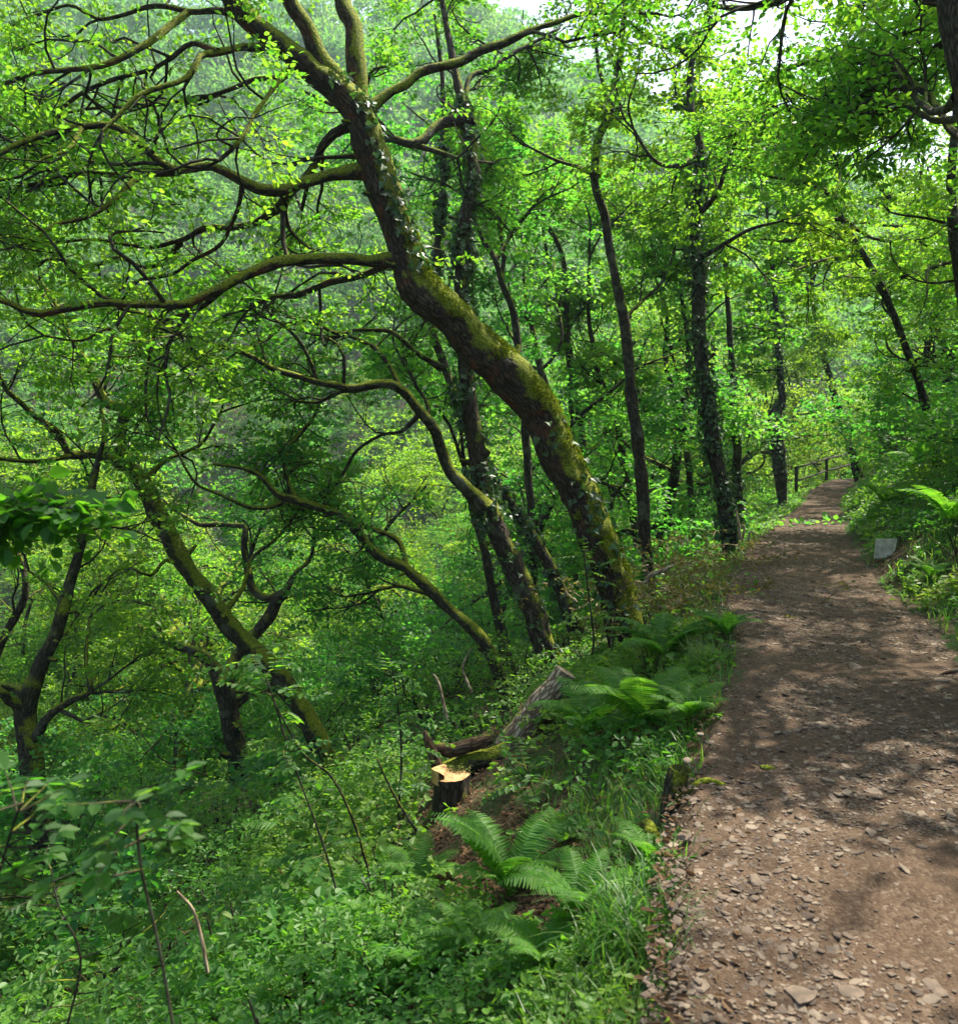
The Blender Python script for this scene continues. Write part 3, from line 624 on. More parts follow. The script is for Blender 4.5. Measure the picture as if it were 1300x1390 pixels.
hero('oak_tree', 'thin dark trunk just right of the ivy-wrapped trunk', SL, 20.,
  [(1002,705,17),(1000,640,16),(998,580,14),(995,530,12),(990,450,10),(984,350,8),(990,280,5)],
  bark='bark_dark', k=10, trunkside=.55, tdens=1.5, crown=dict(push=.9), per=8, leafsize=.12, spread=.2, growtop=(3, 2.5), lenk=1.3, ivy=[ivyfull(.1, .6, 200, .06)])
hero('oak_tree', 'small dark trunk leaning left behind the end of the rail fence', SL, 36.,
  [(1160,628,15),(1147,585,13),(1133,540,12),(1122,500,10),(1110,450,8),(1100,400,6)],
  bark='bark_dark', k=8, trunkside=.5, tdens=1.6, per=8, leafsize=.17, spread=.3, growtop=(3, 3.5), lenk=1.8)
hero('oak_tree', 'oak leaning left out from the right-hand bank, its thin boughs reaching over the path', None, 15.,
  [(1255,545,14),(1236,490,13),(1216,440,12),(1196,390,12),(1176,355,12),(1156,325,11),(1141,295,10),(1130,270,9),(1112,254,7),(1085,246,6),(1045,240,5)],
  limbs=[[(1143,298,6,0),(1120,300,6,.2),(1092,320,6),(1065,328,5,.5),(1035,325,4),(1000,325,3,.8)],
   [(1165,345,6,0),(1135,350,6,-.3),(1108,356,5),(1078,367,4,-.6)],
   [(1147,300,7,0),(1172,318,6,.3),(1198,326,5),(1245,326,4,.7)],
   [(1130,270,6,0),(1140,235,5,.3),(1125,200,4),(1100,170,3)]],
  bark='bark_dark', k=12, trunkside=.3, tdens=1.8, leaf='oak', per=12, leafsize=.075, shape='oval', spread=.16, growtop=(2, 2))
hero('oak_tree', 'thick dark trunk cutting across the top right corner', None, 5.6,
  [(1480,1000,60),(1440,760,56),(1400,500,52),(1340,260,48),(1326,180,44),(1310,110,42),(1298,60,40),(1289,0,38),(1275,-70,36),(1240,-180,34),(1200,-320,26)],
  limbs=[[(1300,130,16,0),(1275,150,12,.8),(1250,140,11,1.5),(1225,110,10,2.2),(1200,60,9,3),(1180,-20,7,3.8)],
   [(1262,-60,22,0),(1200,-80,16,.6),(1120,-60,13,1.3),(1060,0,11,1.9),(1000,12,9,2.5),(950,-5,7,3.1),(900,-60,5,3.5)],
   [(1330,215,14,0),(1290,175,12,1),(1250,120,10,2),(1190,90,9,3),(1120,80,8,3.8),(1060,95,6,4.5)],
   [(1310,160,12,0),(1260,160,10,1.4),(1200,130,9,2.6),(1140,140,7,3.6),(1080,150,5,4.6)]],
  bark='bark_dark', k=22, trunkside=.85, tdens=.5, leaf='oak', per=11, leafsize=.062, shape='oval', lenk=1.05, limbdens=2.1, t0=.3, growtop=(3, 3))
hero('oak_tree', 'narrow upright dark stem cut by the right edge of the view', None, 12.,
  [(1325,560,18),(1308,430,17),(1296,345,16),(1292,285,16),(1290,235,15),(1296,160,13),(1300,60,10),(1290,-40,7)],
  bark='bark_dark', k=12, trunkside=.35, tdens=2., leaf='oak', per=12, leafsize=.075, spread=.16, growtop=(2, 2))
for (lab, d, tr, sd) in [
  ('slim dark stem, left of a pair, right of the big leaning oak', 20., [(793,640,12),(786,560,11),(778,500,10),(768,450,9),(757,400,8),(744,355,6),(735,300,5)], .4),
  ('slim dark stem, right of a pair, left of the slim tall oak', 19., [(842,600,13),(827,550,10),(813,510,9),(803,460,8),(798,420,7),(800,350,5)], .4),
  ('grey forked slender tree rising behind the bend of the big leaning oak', 15.5, [(712,560,14),(706,500,13),(698,433,12),(684,391,11),(672,353,10),(652,320,9),(640,280,6)], .35),
  ('thin crooked stem in bright leaves above the big oak\'s bend', 19., [(775,560,9),(770,450,9),(766,363,9),(752,320,9),(735,303,7),(718,296,4)], .4),
  ('thin crooked stem between the slim tall oak and the ivy-wrapped trunk', 21., [(935,640,10),(929,586,9),(923,556,8),(910,522,8),(902,482,8),(905,430,6),(890,380,4)], .4),
  ('dark stem standing low behind the forked oak, right of the mossy low oak', 14., [(684,872,21),(672,820,18),(664,785,16),(656,740,14),(640,690,11),(632,640,8)], .5)]:
    lim = []
    if 'grey forked' in lab: lim = [[(680,385,9,0),(683,350,8,.2),(678,300,7),(675,255,5,.5)], [(672,353,8,0),(700,310,6,.4),(720,285,5)]]
    hero('slender_tree', lab, SL, d, tr, limbs=lim, bark='bark_dark', k=10, trunkside=sd, tdens=1.8, leaf='oak' if d > 16 else 'bush', per=12, leafsize=.085, spread=.18, growtop=(2, 2.2), lenk=1.15)

# ------------------------------------------------------------------ woodland trees behind: four builds, copied
def wood_tree(name, h, leaf, bark, lsz, label, group, nl=12, R0=3.3, lean=.06):
    T = empty(name, (0, 0, 0), label=label, cat='tree', group=group)
    wood, tw, lf = MB(), MB(), MB()
    pts, e = wander([0, 0, -.4], [rng.normal(0, lean), rng.normal(0, lean), 1], h * .82, .35, .07, .03)
    rr = np.linspace(.17, .035, len(pts)); rr[:2] *= 1.3; tube(wood, pts, rr, 9, .15, seed=5)
    C = Crown(tw, lens=(R0 * .48, .95, .5), dens=(2.2, 3.6, 4.6), sides=(4, 3, 0))
    for i in range(nl):
        t = .22 + .76 * (i + rng.random()) / nl; q = pts[int(t * (len(pts) - 1))]
        az = i * 2.4 + rng.normal(0, .4); ln = R0 * (1.1 - .75 * abs(t - .5)) * rng.uniform(.7, 1.1)
        bp, be = wander(q, [math.cos(az), math.sin(az), .35 + t * .5], ln, .25, .16, .0)
        r2 = np.linspace(rr[int(t * (len(pts) - 1))] * .6, .01, len(bp)); tube(wood, bp, r2, 5)
        C.children(bp, r2, 0, .2)
    wood.build('trunk', M[bark], T); tw.build('twigs', M['twig'], T)
    A = np.array(C.A); D = np.array(C.D)
    rosettes(lf, A, D, 10, lsz * .8, 'oval', lsz * 2.3, crn=.5 + .5 * noise(A, .9, int(rng.integers(99))))
    lf.build('crown', M[leaf], T, smooth=False); print('generic', name, len(A) * 7)
    return T
rng = np.random.default_rng(400)
WG = 'woodland trees filling the valley side'
def where(x, y, z):
    px, py, d = project([x, y, z + 1]); r = math.hypot(x, y)
    if d < .5 or px < -60 or px > 1360: return 'just outside the view, overhanging it'
    a = ['at far left', 'behind the T-forked oak', 'behind the mossy low oak', 'behind the forked oak', 'behind the big leaning oak', 'behind the ivy-wrapped trunk', 'towards the rail fence', 'above the right bank', 'at far right'][int(np.searchsorted([90, 260, 520, 680, 850, 985, 1130, 1230], px))]
    b = 'close by' if r < 12 else 'second rank' if r < 22 else 'middle distance' if r < 34 else 'far back' if r < 52 else 'farthest back'
    return a + ', ' + b
WLAB = ['mid-green oak', 'bright yellow-green tree', 'darker dense tree', 'small airy tree']
protos = [wood_tree('woodland_oak', 10, 'oak', 'bark_dark', .115, WLAB[0], WG), wood_tree('woodland_oak', 11.5, 'yel', 'bark_green', .115, WLAB[1], WG, 13, 3.6),
          wood_tree('woodland_oak', 10.5, 'bush', 'bark_dark', .125, WLAB[2], WG, 13, 3.4), wood_tree('woodland_oak', 8, 'oak', 'bark', .105, WLAB[3], WG, 10, 2.7)]
rng = np.random.default_rng(500); placed = []; spots = []
def px_(x, y): return 650 + F * x / y
for x, y in [(5.0, 1.9), (6.9, 4.9), (8.3, 8.2), (6.6, 7.2), (4.4, 3.9), (5.9, .2), (9.4, 3.2), (7.6, 1.4), (9.9, 5.6), (11.3, 10.4), (5.6, -1.3), (3.2, -5)]: spots.append((x, y)); placed.append((x, y))  # added trees standing out of view, placed to dapple the path with shade
tries = 0
while len(spots) < 225 and tries < 60000:
    tries += 1
    az = R(rng.uniform(-32, 34)); r = 15 + 72 * rng.random() ** .8; x, y = r * math.sin(az), r * math.cos(az)
    u = float(xl(y) - x); v = float(x - xr(y))
    if -1.5 < u < 1.6 and v < 1.6: continue
    if u > 0 and (u < 2.2 or r < 16.5): continue
    if v > 0 and v < 2.0: continue
    if 1015 < px_(x, y) < 1235 and r < 44 and (-1 < u < 7 or -1 < v < 4.5): continue
    if (x + 2.5) ** 2 + (y - 20) ** 2 < 3.3 ** 2: continue
    if u < 12 and u > 0 and r < 24 and rng.random() < .5: continue
    # a gap to the far hillside straight above the path's end
    px = 650 + F * x / y
    mind = (3.7 if r < 26 else 2.5) + r * .012
    if any((x - a) ** 2 + (y - b) ** 2 < mind ** 2 for a, b in placed): continue
    placed.append((x, y)); spots.append((x, y))
used = [False] * 4
for i, (x, y) in enumerate(spots):
    k = int(rng.choice(4, p=[.34, .28, .16, .22])) if i > 11 else 3; s = rng.uniform(.85, 1.2) * (1 if i > 11 else 1.05); loc = (x, y, Hs(x, y)); rz = rng.random() * 6.28
    if i > 11 and used[k] and 975 < px_(x, y) < 1245 and math.hypot(x, y) < 36 and y > 5: continue
    if not used[k]:
        T = protos[k]; used[k] = True; T.location = loc; T.rotation_euler = (0, 0, rz); T.scale = (s, s, s)
    else: T = copy_tree(protos[k], loc, rz, s)
    T['label'] = WLAB[k] + ' ' + where(*loc)
print('woodland', len(spots))

# far wooded hillside: crowns massed over the opposite slope
fw = MB(); n = 2600
az = np.radians(rng.uniform(-42, 42, n)); r = 80 + 190 * rng.random(n) ** .9; cx = r * np.sin(az); cy_ = r * np.cos(az)
k = (xl(cy_) - cx > 3) | (cx - xr(cy_) > 3); cx, cy_, r = cx[k], cy_[k], r[k]; n = len(cx); cz = H(cx, cy_, False)
rad = rng.uniform(2.8, 5.2, n); hh = rng.uniform(7, 12, n); per = 220
idx = np.repeat(np.arange(n), per); dv = unit(rng.normal(0, 1, (n * per, 3))); dv[:, 2] = np.abs(dv[:, 2]) * 1.0 - .25
lump = 1 + .35 * noise(dv * 1.0 + idx[:, None] * 3.1, 2.4, 8)
pos = np.stack([cx, cy_, cz + hh - rad * .9], -1)[idx] + dv * (rad[idx] * lump * (.75 + .3 * rng.random(n * per)))[:, None]
leaves(fw, pos, unit(rng.normal(0, 1, (n * per, 3)) + dv), unit(dv + rng.normal(0, .38, (n * per, 3)) + [0, 0, .35]), rng.uniform(.45, .95, n * per) * np.clip(r / 130, .7, 1.3)[idx], 'kite',
       np.clip(.55 * rng.random(n)[idx] + .45 * rng.random(n * per), 0, 1))
tag(fw.build('far_woodland', M['far'], smooth=False), 'hazy wooded hillside across the valley, seen through gaps in the leaves', 'woodland', kind='stuff')
# ------------------------------------------------------------------ understorey
def shrub(name, label, group, h, leaf, lsz, nst=7, per=6, shape='oval', spr=.16, mk='twig'):
    T = empty(name, (0, 0, 0), label=label, cat='shrub', group=group); tw, lf = MB(), MB()
    C = Crown(tw, lens=(h * .30, h * .2, .22), dens=(5, 6, 5), sides=(4, 3, 0), flat=.5)
    for i in range(nst):
        az = i * 6.28 / nst + rng.normal(0, .3); pts, e = wander([0, 0, -.1], [math.cos(az) * .5, math.sin(az) * .5, 1], h * rng.uniform(.6, 1), .16, .14, -.01)
        rr = np.linspace(.013 * h ** .5, .004, len(pts)); tube(tw, pts, rr, 6); C.children(pts, rr, 0, .15)
    tw.build('stems', M[mk], T); A = np.array(C.A); D = np.array(C.D)
    rosettes(lf, A, D, per, lsz, shape, spr, crn=.5 + .5 * noise(A, 2., int(rng.integers(99))), tilt=.45)
    lf.build('foliage', M[leaf], T, smooth=False); print('shrub', name, len(A) * per); return T
rng = np.random.default_rng(600)
SG = 'bushes and saplings of the understorey'
shr = [shrub('bush', 'leafy green bush of the understorey on the slope', SG, 2.4, 'bush', .075),
       shrub('bush', 'low spreading bush with bright small leaves', SG, 1.5, 'oak', .055, 8, 7),
       shrub('sapling', 'upright sapling with layered horizontal sprays of leaves', SG, 3.4, 'bush', .085, 3, 6, 'broad', .2)]
shr[2]['category'] = 'sapling'; SLAB = ['leafy green bush', 'low small-leaved bush', 'upright sapling with layered leaves']
rng = np.random.default_rng(601); pl = []; tries = 0; us = [False] * 3; nsh = 0
while nsh < 270 and tries < 40000:
    tries += 1
    az = R(rng.uniform(-30, 30.5)); r = 5 + 48 * rng.random() ** 1.25; x, y = r * math.sin(az), r * math.cos(az)
    u = float(xl(y) - x); v = float(x - xr(y))
    if (u > 0 and u < 1.9) or (v > 0 and v < 1.5) or (u <= 0 and v <= 0): continue
    z = Hs(x, y); px, py, d = project([x, y, z]); 
    if u > 0 and r < 10.5 and px > 380: continue                  # keep the stump, log and big trunk clear
    if u > 0 and (r < 7.5 or (130 < px < 560 and r < 12.5) or (240 < px < 420 and r < 15.5)): continue
    if v > 0 and (r < 6.5 or v < 1.3): continue
    if px > 700 and u > 0 and r < 14 : continue
    if 980 < px < 1180 and u > 0 and r > 14 and u < 5 and r < 40: continue
    if 1050 < px < 1200 and r < 37 and v < 4: continue
    if v > 0 and px < 1200 and v < 2.6 and r < 34: continue
    if abs(px - 1205) < 75 and r < 13.5: continue
    if any((x - a) ** 2 + (y - b) ** 2 < (1.25 + .012 * r) ** 2 for a, b in pl): continue
    pl.append((x, y)); nsh += 1
    k = int(rng.choice(3, p=[.45, .25, .30])); s = rng.uniform(.7, 1.15)
    if u > 0 and 640 < px < 900: s *= .8
    if us[k] and v > 0 and px < 1235 and r < 24 and v < 5: rng.random(); continue
    if not us[k]: T = shr[k]; us[k] = True; T.location = (x, y, z); T.scale = (s, s, s)
    else: T = copy_tree(shr[k], (x, y, z), rng.random() * 6.28, s)
    T['label'] = SLAB[k] + ' ' + where(x, y, z)

rng = np.random.default_rng(602)
lb = [shrub('bramble', 'low bramble-like clump', 'low clumps on the near slope', .55, 'ground_leaf', .048, 8, 5, 'broad', .08), shrub('ivy_clump', 'low dark ivy clump', 'low clumps on the near slope', .42, 'ivy', .042, 9, 7, 'ivy', .07), shrub('bilberry_bush', 'low fine-leaved clump', 'low clumps on the near slope', .5, 'oak', .026, 9, 9, 'oval', .07)]
pq = []; ul2 = [False] * 3; t_ = 0
while len(pq) < 120 and t_ < 20000:
    t_ += 1; az = R(rng.uniform(-32, 30)); r = 2.6 + 10 * rng.random(); x, y = r * math.sin(az), r * math.cos(az); u = float(xl(y) - x); v = float(x - xr(y)); z = Hs(x, y); px, py, d = project([x, y, z])
    if not (u > .55 or v > .7): continue
    if r < 8.5 and 540 < px < 860: continue
    if any((x - a) ** 2 + (y - b) ** 2 < .34 ** 2 for a, b in pq) or abs(px - 1205) < 60: continue
    pq.append((x, y)); k = int(rng.integers(3)); s = rng.uniform(.6, 1.3)
    if not ul2[k]: T = lb[k]; ul2[k] = True; T.location = (x, y, z); T.scale = (s, s, s)
    else: T = copy_tree(lb[k], (x, y, z), rng.random() * 6.28, s)
    side = 'on the right bank' if v > 0 else 'at the bottom left' if px < 300 and py > 1000 else 'left of the stump' if px < 560 else 'right of the stump' if py > 1000 else 'by the big leaning oak'
    T['label'] = ('low broad-leaved bramble clump ', 'low dark ivy clump ', 'low fine-leaved clump ')[k] + side + (', very near' if r < 5 else ', near' if r < 8 else ', farther up')
# ------------------------------------------------------------------ ground cover (nobody could count it)
rng = np.random.default_rng(603)
def scatter(n, rmin, rmax, power, azl, azh):
    az = np.radians(rng.uniform(azl, azh, n)); r = rmin + (rmax - rmin) * rng.random(n) ** power
    x, y = r * np.sin(az), r * np.cos(az); return x, y, r, xl(y) - x, x - xr(y)
CLR = [(G(612, 1094), .22), (G(600, 1060), .3), (G(715, 970), .35), (G(690, 1010), .3), (G(640, 1012), .3), (G(1203, 757), .30), (G(1203, 775), .30), (G(1200, 795), .22), (G(912, 1105), .13), (G(905, 1130), .12), (G(612, 1125), .18), (G(660, 1150), .22), (G(690, 1200), .24), (G(740, 1240), .22), (G(700, 1250), .16), (G(770, 1200), .16), (G(640, 1190), .2), (G(848, 1000), .2), (G(860, 960), .2), (G(590, 1190), .2), (G(885, 1150), .08)]
def clear(x, y):
    k = np.ones(len(x), bool)
    for c_, q_ in CLR: k &= (x - c_[0]) ** 2 + (y - c_[1]) ** 2 > q_ * q_
    return k
# leafy ground plants
gp = MB(); x, y, r, u, v = scatter(95000, 1.6, 34, 1.35, -36, 36)
prob = np.where(u > 0, np.clip(u * 2.2, 0, 1), np.where(v > 0, np.clip(v * 4, 0, 1.6), 0)) 
bare = noise(np.stack([x, y], -1), .8, 61); bd = np.exp(-(((x - .42) / .42) ** 2 + ((y - 4.1) / .8) ** 2) * .7)      # litter patch
prob = prob * np.clip(.72 + bare * 1.15, .04, 1) * (1 - .93 * bd)
k = (rng.random(len(x)) < prob) & clear(x, y); x, y, r, u, v = x[k], y[k], r[k], u[k], v[k]; z = H(x, y)
hmax = np.where(u > 0, np.clip(.08 + u * .16, 0, .5), np.clip(.08 + v * .22, 0, .42)); hgt = hmax * rng.random(len(x)) ** 1.3 * (1 + .5 * noise(np.stack([x, y], -1), 1.5, 63))
A = np.stack([x, y, z + .02 + hgt], -1); D = unit(rng.normal(0, .6, A.shape) + [0, 0, .6])
sz = .032 + .013 * np.clip(r / 8, 0, 3)
near = r < 9
sn = noise(np.stack([x, y], -1), 1.1, 66) + .5 * rng.random(len(r))
for sel, shp, per in ((near & (sn > .45), 'broad', 5), (near & (sn <= .45) & (sn > .15), 'rowan', 9), (near & (sn <= .15) & (sn > -.15), 'ivy', 5), (near & (sn <= -.15), 'oak', 6), (~near, 'oval', 6)):
    if not sel.any(): continue
    crn = .5 + .5 * noise(A[sel], 1.2, 64)
    B = A[sel]; per_ = per; idx = np.repeat(np.arange(len(B)), per_); m = len(idx)
    a_ = rng.random(m) * 6.28; rad_ = np.stack([np.cos(a_), np.sin(a_), rng.normal(0, .25, m)], -1)
    S_ = sz[sel][idx] * np.clip(np.exp(rng.normal(0, .34, m)), .45, 1.6) * np.clip(r[sel][idx] / 4.5, .62, 1)
    leaves(gp, B[idx] + rad_ * S_[:, None] * rng.random((m, 1)) * 1.1, unit(rad_ + rng.normal(0, .3, (m, 3))), unit(rng.normal(0, .5, (m, 3)) + [0, -.1, 1]), S_, shp, np.clip(1.2 * (.75 * crn[idx] + .25 * rng.random(m)) - .12, 0, 1))
tag(gp.build('ground_plants', M['ground_leaf'], smooth=False), 'low leafy plants covering the slope and bank', 'ground plants', kind='stuff')
# grass
def blades(mb, x, y, z, L, wdt, lean, nseg=3, az=None):
    n = len(x); az = rng.random(n) * 6.28 if az is None else az
    o = np.stack([np.cos(az), np.sin(az), np.zeros(n)], -1); sd_ = np.stack([-np.sin(az), np.cos(az), np.zeros(n)], -1)
    t = np.linspace(0, 1, nseg + 1); V = []
    for q in t:
        c = np.stack([x, y, z], -1) + o * (L * lean * q ** 1.8)[:, None] + np.array([0, 0, 1.]) * (L * (q - .42 * lean * q ** 3))[:, None]
        ww = (wdt * (1 - q ** 1.6) + .0006)[:, None]; V += [c - sd_ * ww, c + sd_ * ww]
    V = np.stack(V, 1); b = np.arange(n)[:, None] * (2 * nseg + 2)
    Fs = np.concatenate([b + np.array([2 * s, 2 * s + 1, 2 * s + 3, 2 * s + 2])[None] for s in range(nseg)], 1).reshape(-1, 4)
    mb.add(V.reshape(-1, 3), Fs, None, np.repeat(rng.random(n), nseg))
gr = MB(); x, y, r, u, v = scatter(210000, 1.6, 30, 1.2, -34, 36)
pn = noise(np.stack([x, y], -1), .9, 71)
prob = np.where(u > 0, np.exp(-((u - .45) / .5) ** 2) * .55 * (pn > -.35), np.where(v > 0, np.clip(v * 4, 0, 1) * np.clip(.62 - v * .16, .06, 1) * (pn > -.25), 0))
k = (rng.random(len(x)) < prob) & clear(x, y); x, y, r, v, u = x[k], y[k], r[k], v[k], u[k]
blades(gr, x, y, H(x, y) - .01, rng.uniform(.09, .24, len(x)) * np.where(u > 0, .85, .75), .0022 + .0004 * r, rng.uniform(.2, .9, len(x)))
tag(gr.build('grass', M['grass'], smooth=False), 'green grass along the verge and over the right bank', 'grass', kind='stuff')
# brown leaf litter
ll = MB(); x, y, r, u, v = scatter(40000, 1.6, 20, 1.3, -34, 36); k = ((u > -.25) & (v < 0)) | ((v > -.3) & (v < .6)); k &= rng.random(len(x)) < np.where(u < .05, .12, 1)
x, y = x[k], y[k]
ex = [(c_, q_) for c_, q_ in CLR if q_ > .14]; xe = np.concatenate([c_[0] + rng.normal(0, q_ * .8, 420) for c_, q_ in ex]); ye = np.concatenate([c_[1] + rng.normal(0, q_ * .8, 420) for c_, q_ in ex])
k = (xl(ye) - xe > .1) | (xe - xr(ye) > .1); x = np.concatenate([x, xe[k]]); y = np.concatenate([y, ye[k]])
n = len(x); z = np.where((xl(y) - x > .12) | (x - xr(y) > .12), H(x, y), zpath(x, y))
leaves(ll, np.stack([x, y, z + .012], -1), unit(rng.normal(0, 1, (n, 3)) * [1, 1, .15]), unit(rng.normal(0, .35, (n, 3)) + [0, 0, 1]), rng.uniform(.018, .045, n), 'oak', fold=.4)
tag(ll.build('leaf_litter', M['dead'], smooth=False), 'brown dead leaves on the soil', 'leaf litter', kind='stuff')
# stones of the path
def stones(mb, x, y, z, s, flat, nv=7):
    n = len(x); th = np.arange(nv) / nv * 6.283; jr = rng.uniform(.65, 1.15, (n, nv)); a0 = rng.random(n) * 6.28; el = rng.uniform(.45, 1., n)
    cx = np.cos(th)[None] * jr; sy = np.sin(th)[None] * jr * el[:, None]
    X_ = (cx * np.cos(a0)[:, None] - sy * np.sin(a0)[:, None]) * s[:, None]; Y_ = (cx * np.sin(a0)[:, None] + sy * np.cos(a0)[:, None]) * s[:, None]
    tx, ty = rng.normal(0, .16, (2, n)); h = s * flat
    def ring(k, hh): return np.stack([x[:, None] + X_ * k, y[:, None] + Y_ * k, z[:, None] + hh[:, None] + tx[:, None] * X_ * k + ty[:, None] * Y_ * k], -1)
    V = np.concatenate([ring(1, -.5 * h), ring(1.0, h * .55), ring(.78, h)], 1); b = np.arange(n)[:, None] * (3 * nv); j = np.arange(nv); jn = (j + 1) % nv
    rn = rng.random(n)
    q = np.concatenate([np.stack([j, jn, jn + nv, j + nv], -1), np.stack([j + nv, jn + nv, jn + 2 * nv, j + 2 * nv], -1)])
    mb.add(V.reshape(-1, 3), (b[:, :, None] + q[None]).reshape(-1, 4), None, np.repeat(rn, len(q)))
    mb.v.append(np.zeros((0, 3), np.float32)); mb.f.append((b + np.arange(2 * nv, 3 * nv)[None]) + mb.n - n * 3 * nv); mb.uv.append(np.zeros((0, 2), np.float32)); mb.rn.append(rn.astype(np.float32))
st = MB(); n = 62000; yq = 1.9 + 17 * rng.random(n) ** 1.5; t = rng.random(n); xq = xl(yq) - .12 + t * (xr(yq) - xl(yq) + .2)
nn = noise(np.stack([xq, yq], -1), 1.3, 81) + .5 * noise(np.stack([xq, yq], -1), 4, 82)
k = rng.random(n) < np.clip(.45 + nn * .9 + np.exp(-((t - .42) / .28) ** 2) * .35, .05, 1); xq, yq, t = xq[k], yq[k], t[k]; n = len(xq)
sz = np.exp(rng.normal(math.log(.0078), .55, n)); sz = np.clip(sz, .004, .034)
stones(st, xq, yq, zpath(xq, yq) + .001, sz, rng.uniform(.10, .26, n), 6)
tag(st.build('loose_stones', M['stone'], smooth=False), 'small loose slate chips strewn over the path', 'loose stones', kind='stuff')
FS = 'larger flat stones lying in the path'
for i in range(34):
    m = MB(); yq = np.array([2.2 + 9 * rng.random() ** 1.4]); t = rng.uniform(.15, .95); xq = xl(yq) + t * (xr(yq) - xl(yq)); s = np.array([rng.uniform(.028, .05)])
    stones(m, np.zeros(1), np.zeros(1), np.zeros(1), s, np.array([.10]), 8); m.rn = [np.full_like(a, .45 + .35 * rng.random()) for a in m.rn]
    o = m.build('flat_stone', M['stone'], smooth=False); o.location = (xq[0], yq[0], float(zpath(xq, yq)[0]) + .003)
    tag(o, 'pale flat stone, palm sized, bedded in the earth of the path', 'stone', FS)

# ------------------------------------------------------------------ ferns
rng = np.random.default_rng(604)
def fern(h, nf, seed):
    m = MB(); st_ = MB()
    for i in range(nf):
        az = i * 6.283 / nf + rng.normal(0, .25); L = h * rng.uniform(.75, 1.1); n = 30; t = np.linspace(0, 1, n)
        up = rng.uniform(.95, 1.25); th0 = R(78) * up * .95; th = th0 - t * R(rng.uniform(75, 105)); ds = L / n
        rx = np.cumsum(np.cos(th)) * ds; rz = np.cumsum(np.sin(th)) * ds
        o = np.array([math.cos(az), math.sin(az), 0]); sd_ = np.array([-math.sin(az), math.cos(az), 0])
        bend = sd_ * rng.normal(0, .10); pts = o * rx[:, None] + np.array([0, 0, 1]) * rz[:, None] + bend * (t ** 2)[:, None] * L
        tube(st_, pts, np.linspace(.0035, .001, n), 4)
        T_ = unit(np.gradient(pts, axis=0)); up_ = unit(np.cross(sd_, T_) * -1); up_ *= np.sign(up_[:, 2:3] + 1e-6)
        nP = 27; tt_ = np.linspace(.14, .985, nP)
        for q in tt_:
            ii = q * (n - 1); a = int(ii); c = pts[a] + (pts[min(a + 1, n - 1)] - pts[a]) * (ii - a)
            pl_ = L * .185 * (math.sin(math.pi * min(1, (q * .86 + .10))) ** .8) * (1.0 if q < .9 else .8)
            for sg in (1, -1):
                ax = unit(sd_ * sg + T_[a] * .32 - up_[a] * .10 + rng.normal(0, .05, 3))
                leaves(m, c[None], ax[None], unit(up_[a] + rng.normal(0, .12, 3))[None], np.array([pl_]), 'pinna', np.clip(rng.normal(.5, .2, 1), 0, 1), fold=.12, curl=.14)
    return m, st_
fm = []
for (h, nf) in ((.95, 11), (.70, 9), (.50, 8)):
    a, b = fern(h, nf, 1); fm.append((a, b))
FP = [(690,1222,0,.64,'large arching fern in front of the sawn stump'), (872,1000,0,.74,'large fern beside the path, right of the fallen log'),
 (900,905,1,1.0,'fern at the verge just below the brushwood'), (800,1010,1,.9,'fern on the slope between the log and the verge'), (570,1215,2,1.0,'small fern left of the large fern below the stump'),
 (560,1335,1,.62,'fern cut by the bottom edge left of the litter patch'), (640,1300,2,.7,'small fern near the bottom centre'), (740,1325,2,.7,'small fern at the edge of the leaf litter'), (330,1330,1,.8,'fern low in the bottom left'),
 (880,1180,2,.6,'small fern beside the low mossy log at the path edge'), (935,985,2,.9,'little fern tucked under the verge grass'), (470,1260,1,.6,'fern among saplings left of centre at the bottom'),
 (1262,790,2,.9,'fern on the right bank beside the grey marker stone'), (1290,720,1,1.2,'fern high on the right bank'), (1200,690,1,1.1,'fern on the right bank above the marker stone'), (1250,640,1,1.3,'fern by the shrubs at the top of the right bank'), (985,870,2,1.0,'little fern at the path edge by the verge grass'),
 (760,1150,2,.6,'fern right of the stump among broad leaves'), (790,1250,2,.9,'tiny fern right of the litter patch'), (415,1160,1,1.0,'fern in shade on the left slope'), (180,1330,1,1.1,'fern in the bottom left corner')]
pro = [None] * 3
for (px, py, kk, s, lab) in FP:
    g_ = G(px, py)
    if pro[kk] is None:
        T = empty('fern', g_, label=lab, cat='fern', group='ferns by the path'); fm[kk][0].build('fronds', M['fern'], T, smooth=False); fm[kk][1].build('stalks', M['fern'], T); pro[kk] = T
        T.scale = (s, s, s)
    else: T = copy_tree(pro[kk], g_, rng.random() * 6.28, s, lab)
    T['label'] = lab

# ------------------------------------------------------------------ grass tufts at the verge
for (px, py, n, L, lab) in [(850,1285,200,.30,'long-bladed grass tuft at the bottom edge of the verge'), (962,905,260,.26,'pale grass tuft hanging over the path edge'), (975,850,240,.24,'grass tuft on the verge below the brushwood'), (1000,745,200,.25,'grass tuft where the verge narrows beyond the brushwood')]:
    g_ = G(px, py); m = MB(); x = rng.normal(0, .07, n); y = rng.normal(0, .09, n)
    blades(m, x, y, np.full(n, -.03) - x * 0, L * rng.uniform(.6, 1.15, n), .0035 * np.ones(n), rng.uniform(.35, 1.15, n), 6)
    o = m.build('grass_tuft', M['grass'], smooth=False); o.location = tuple(g_); tag(o, lab, 'grass tuft', 'grass tufts on the verge')

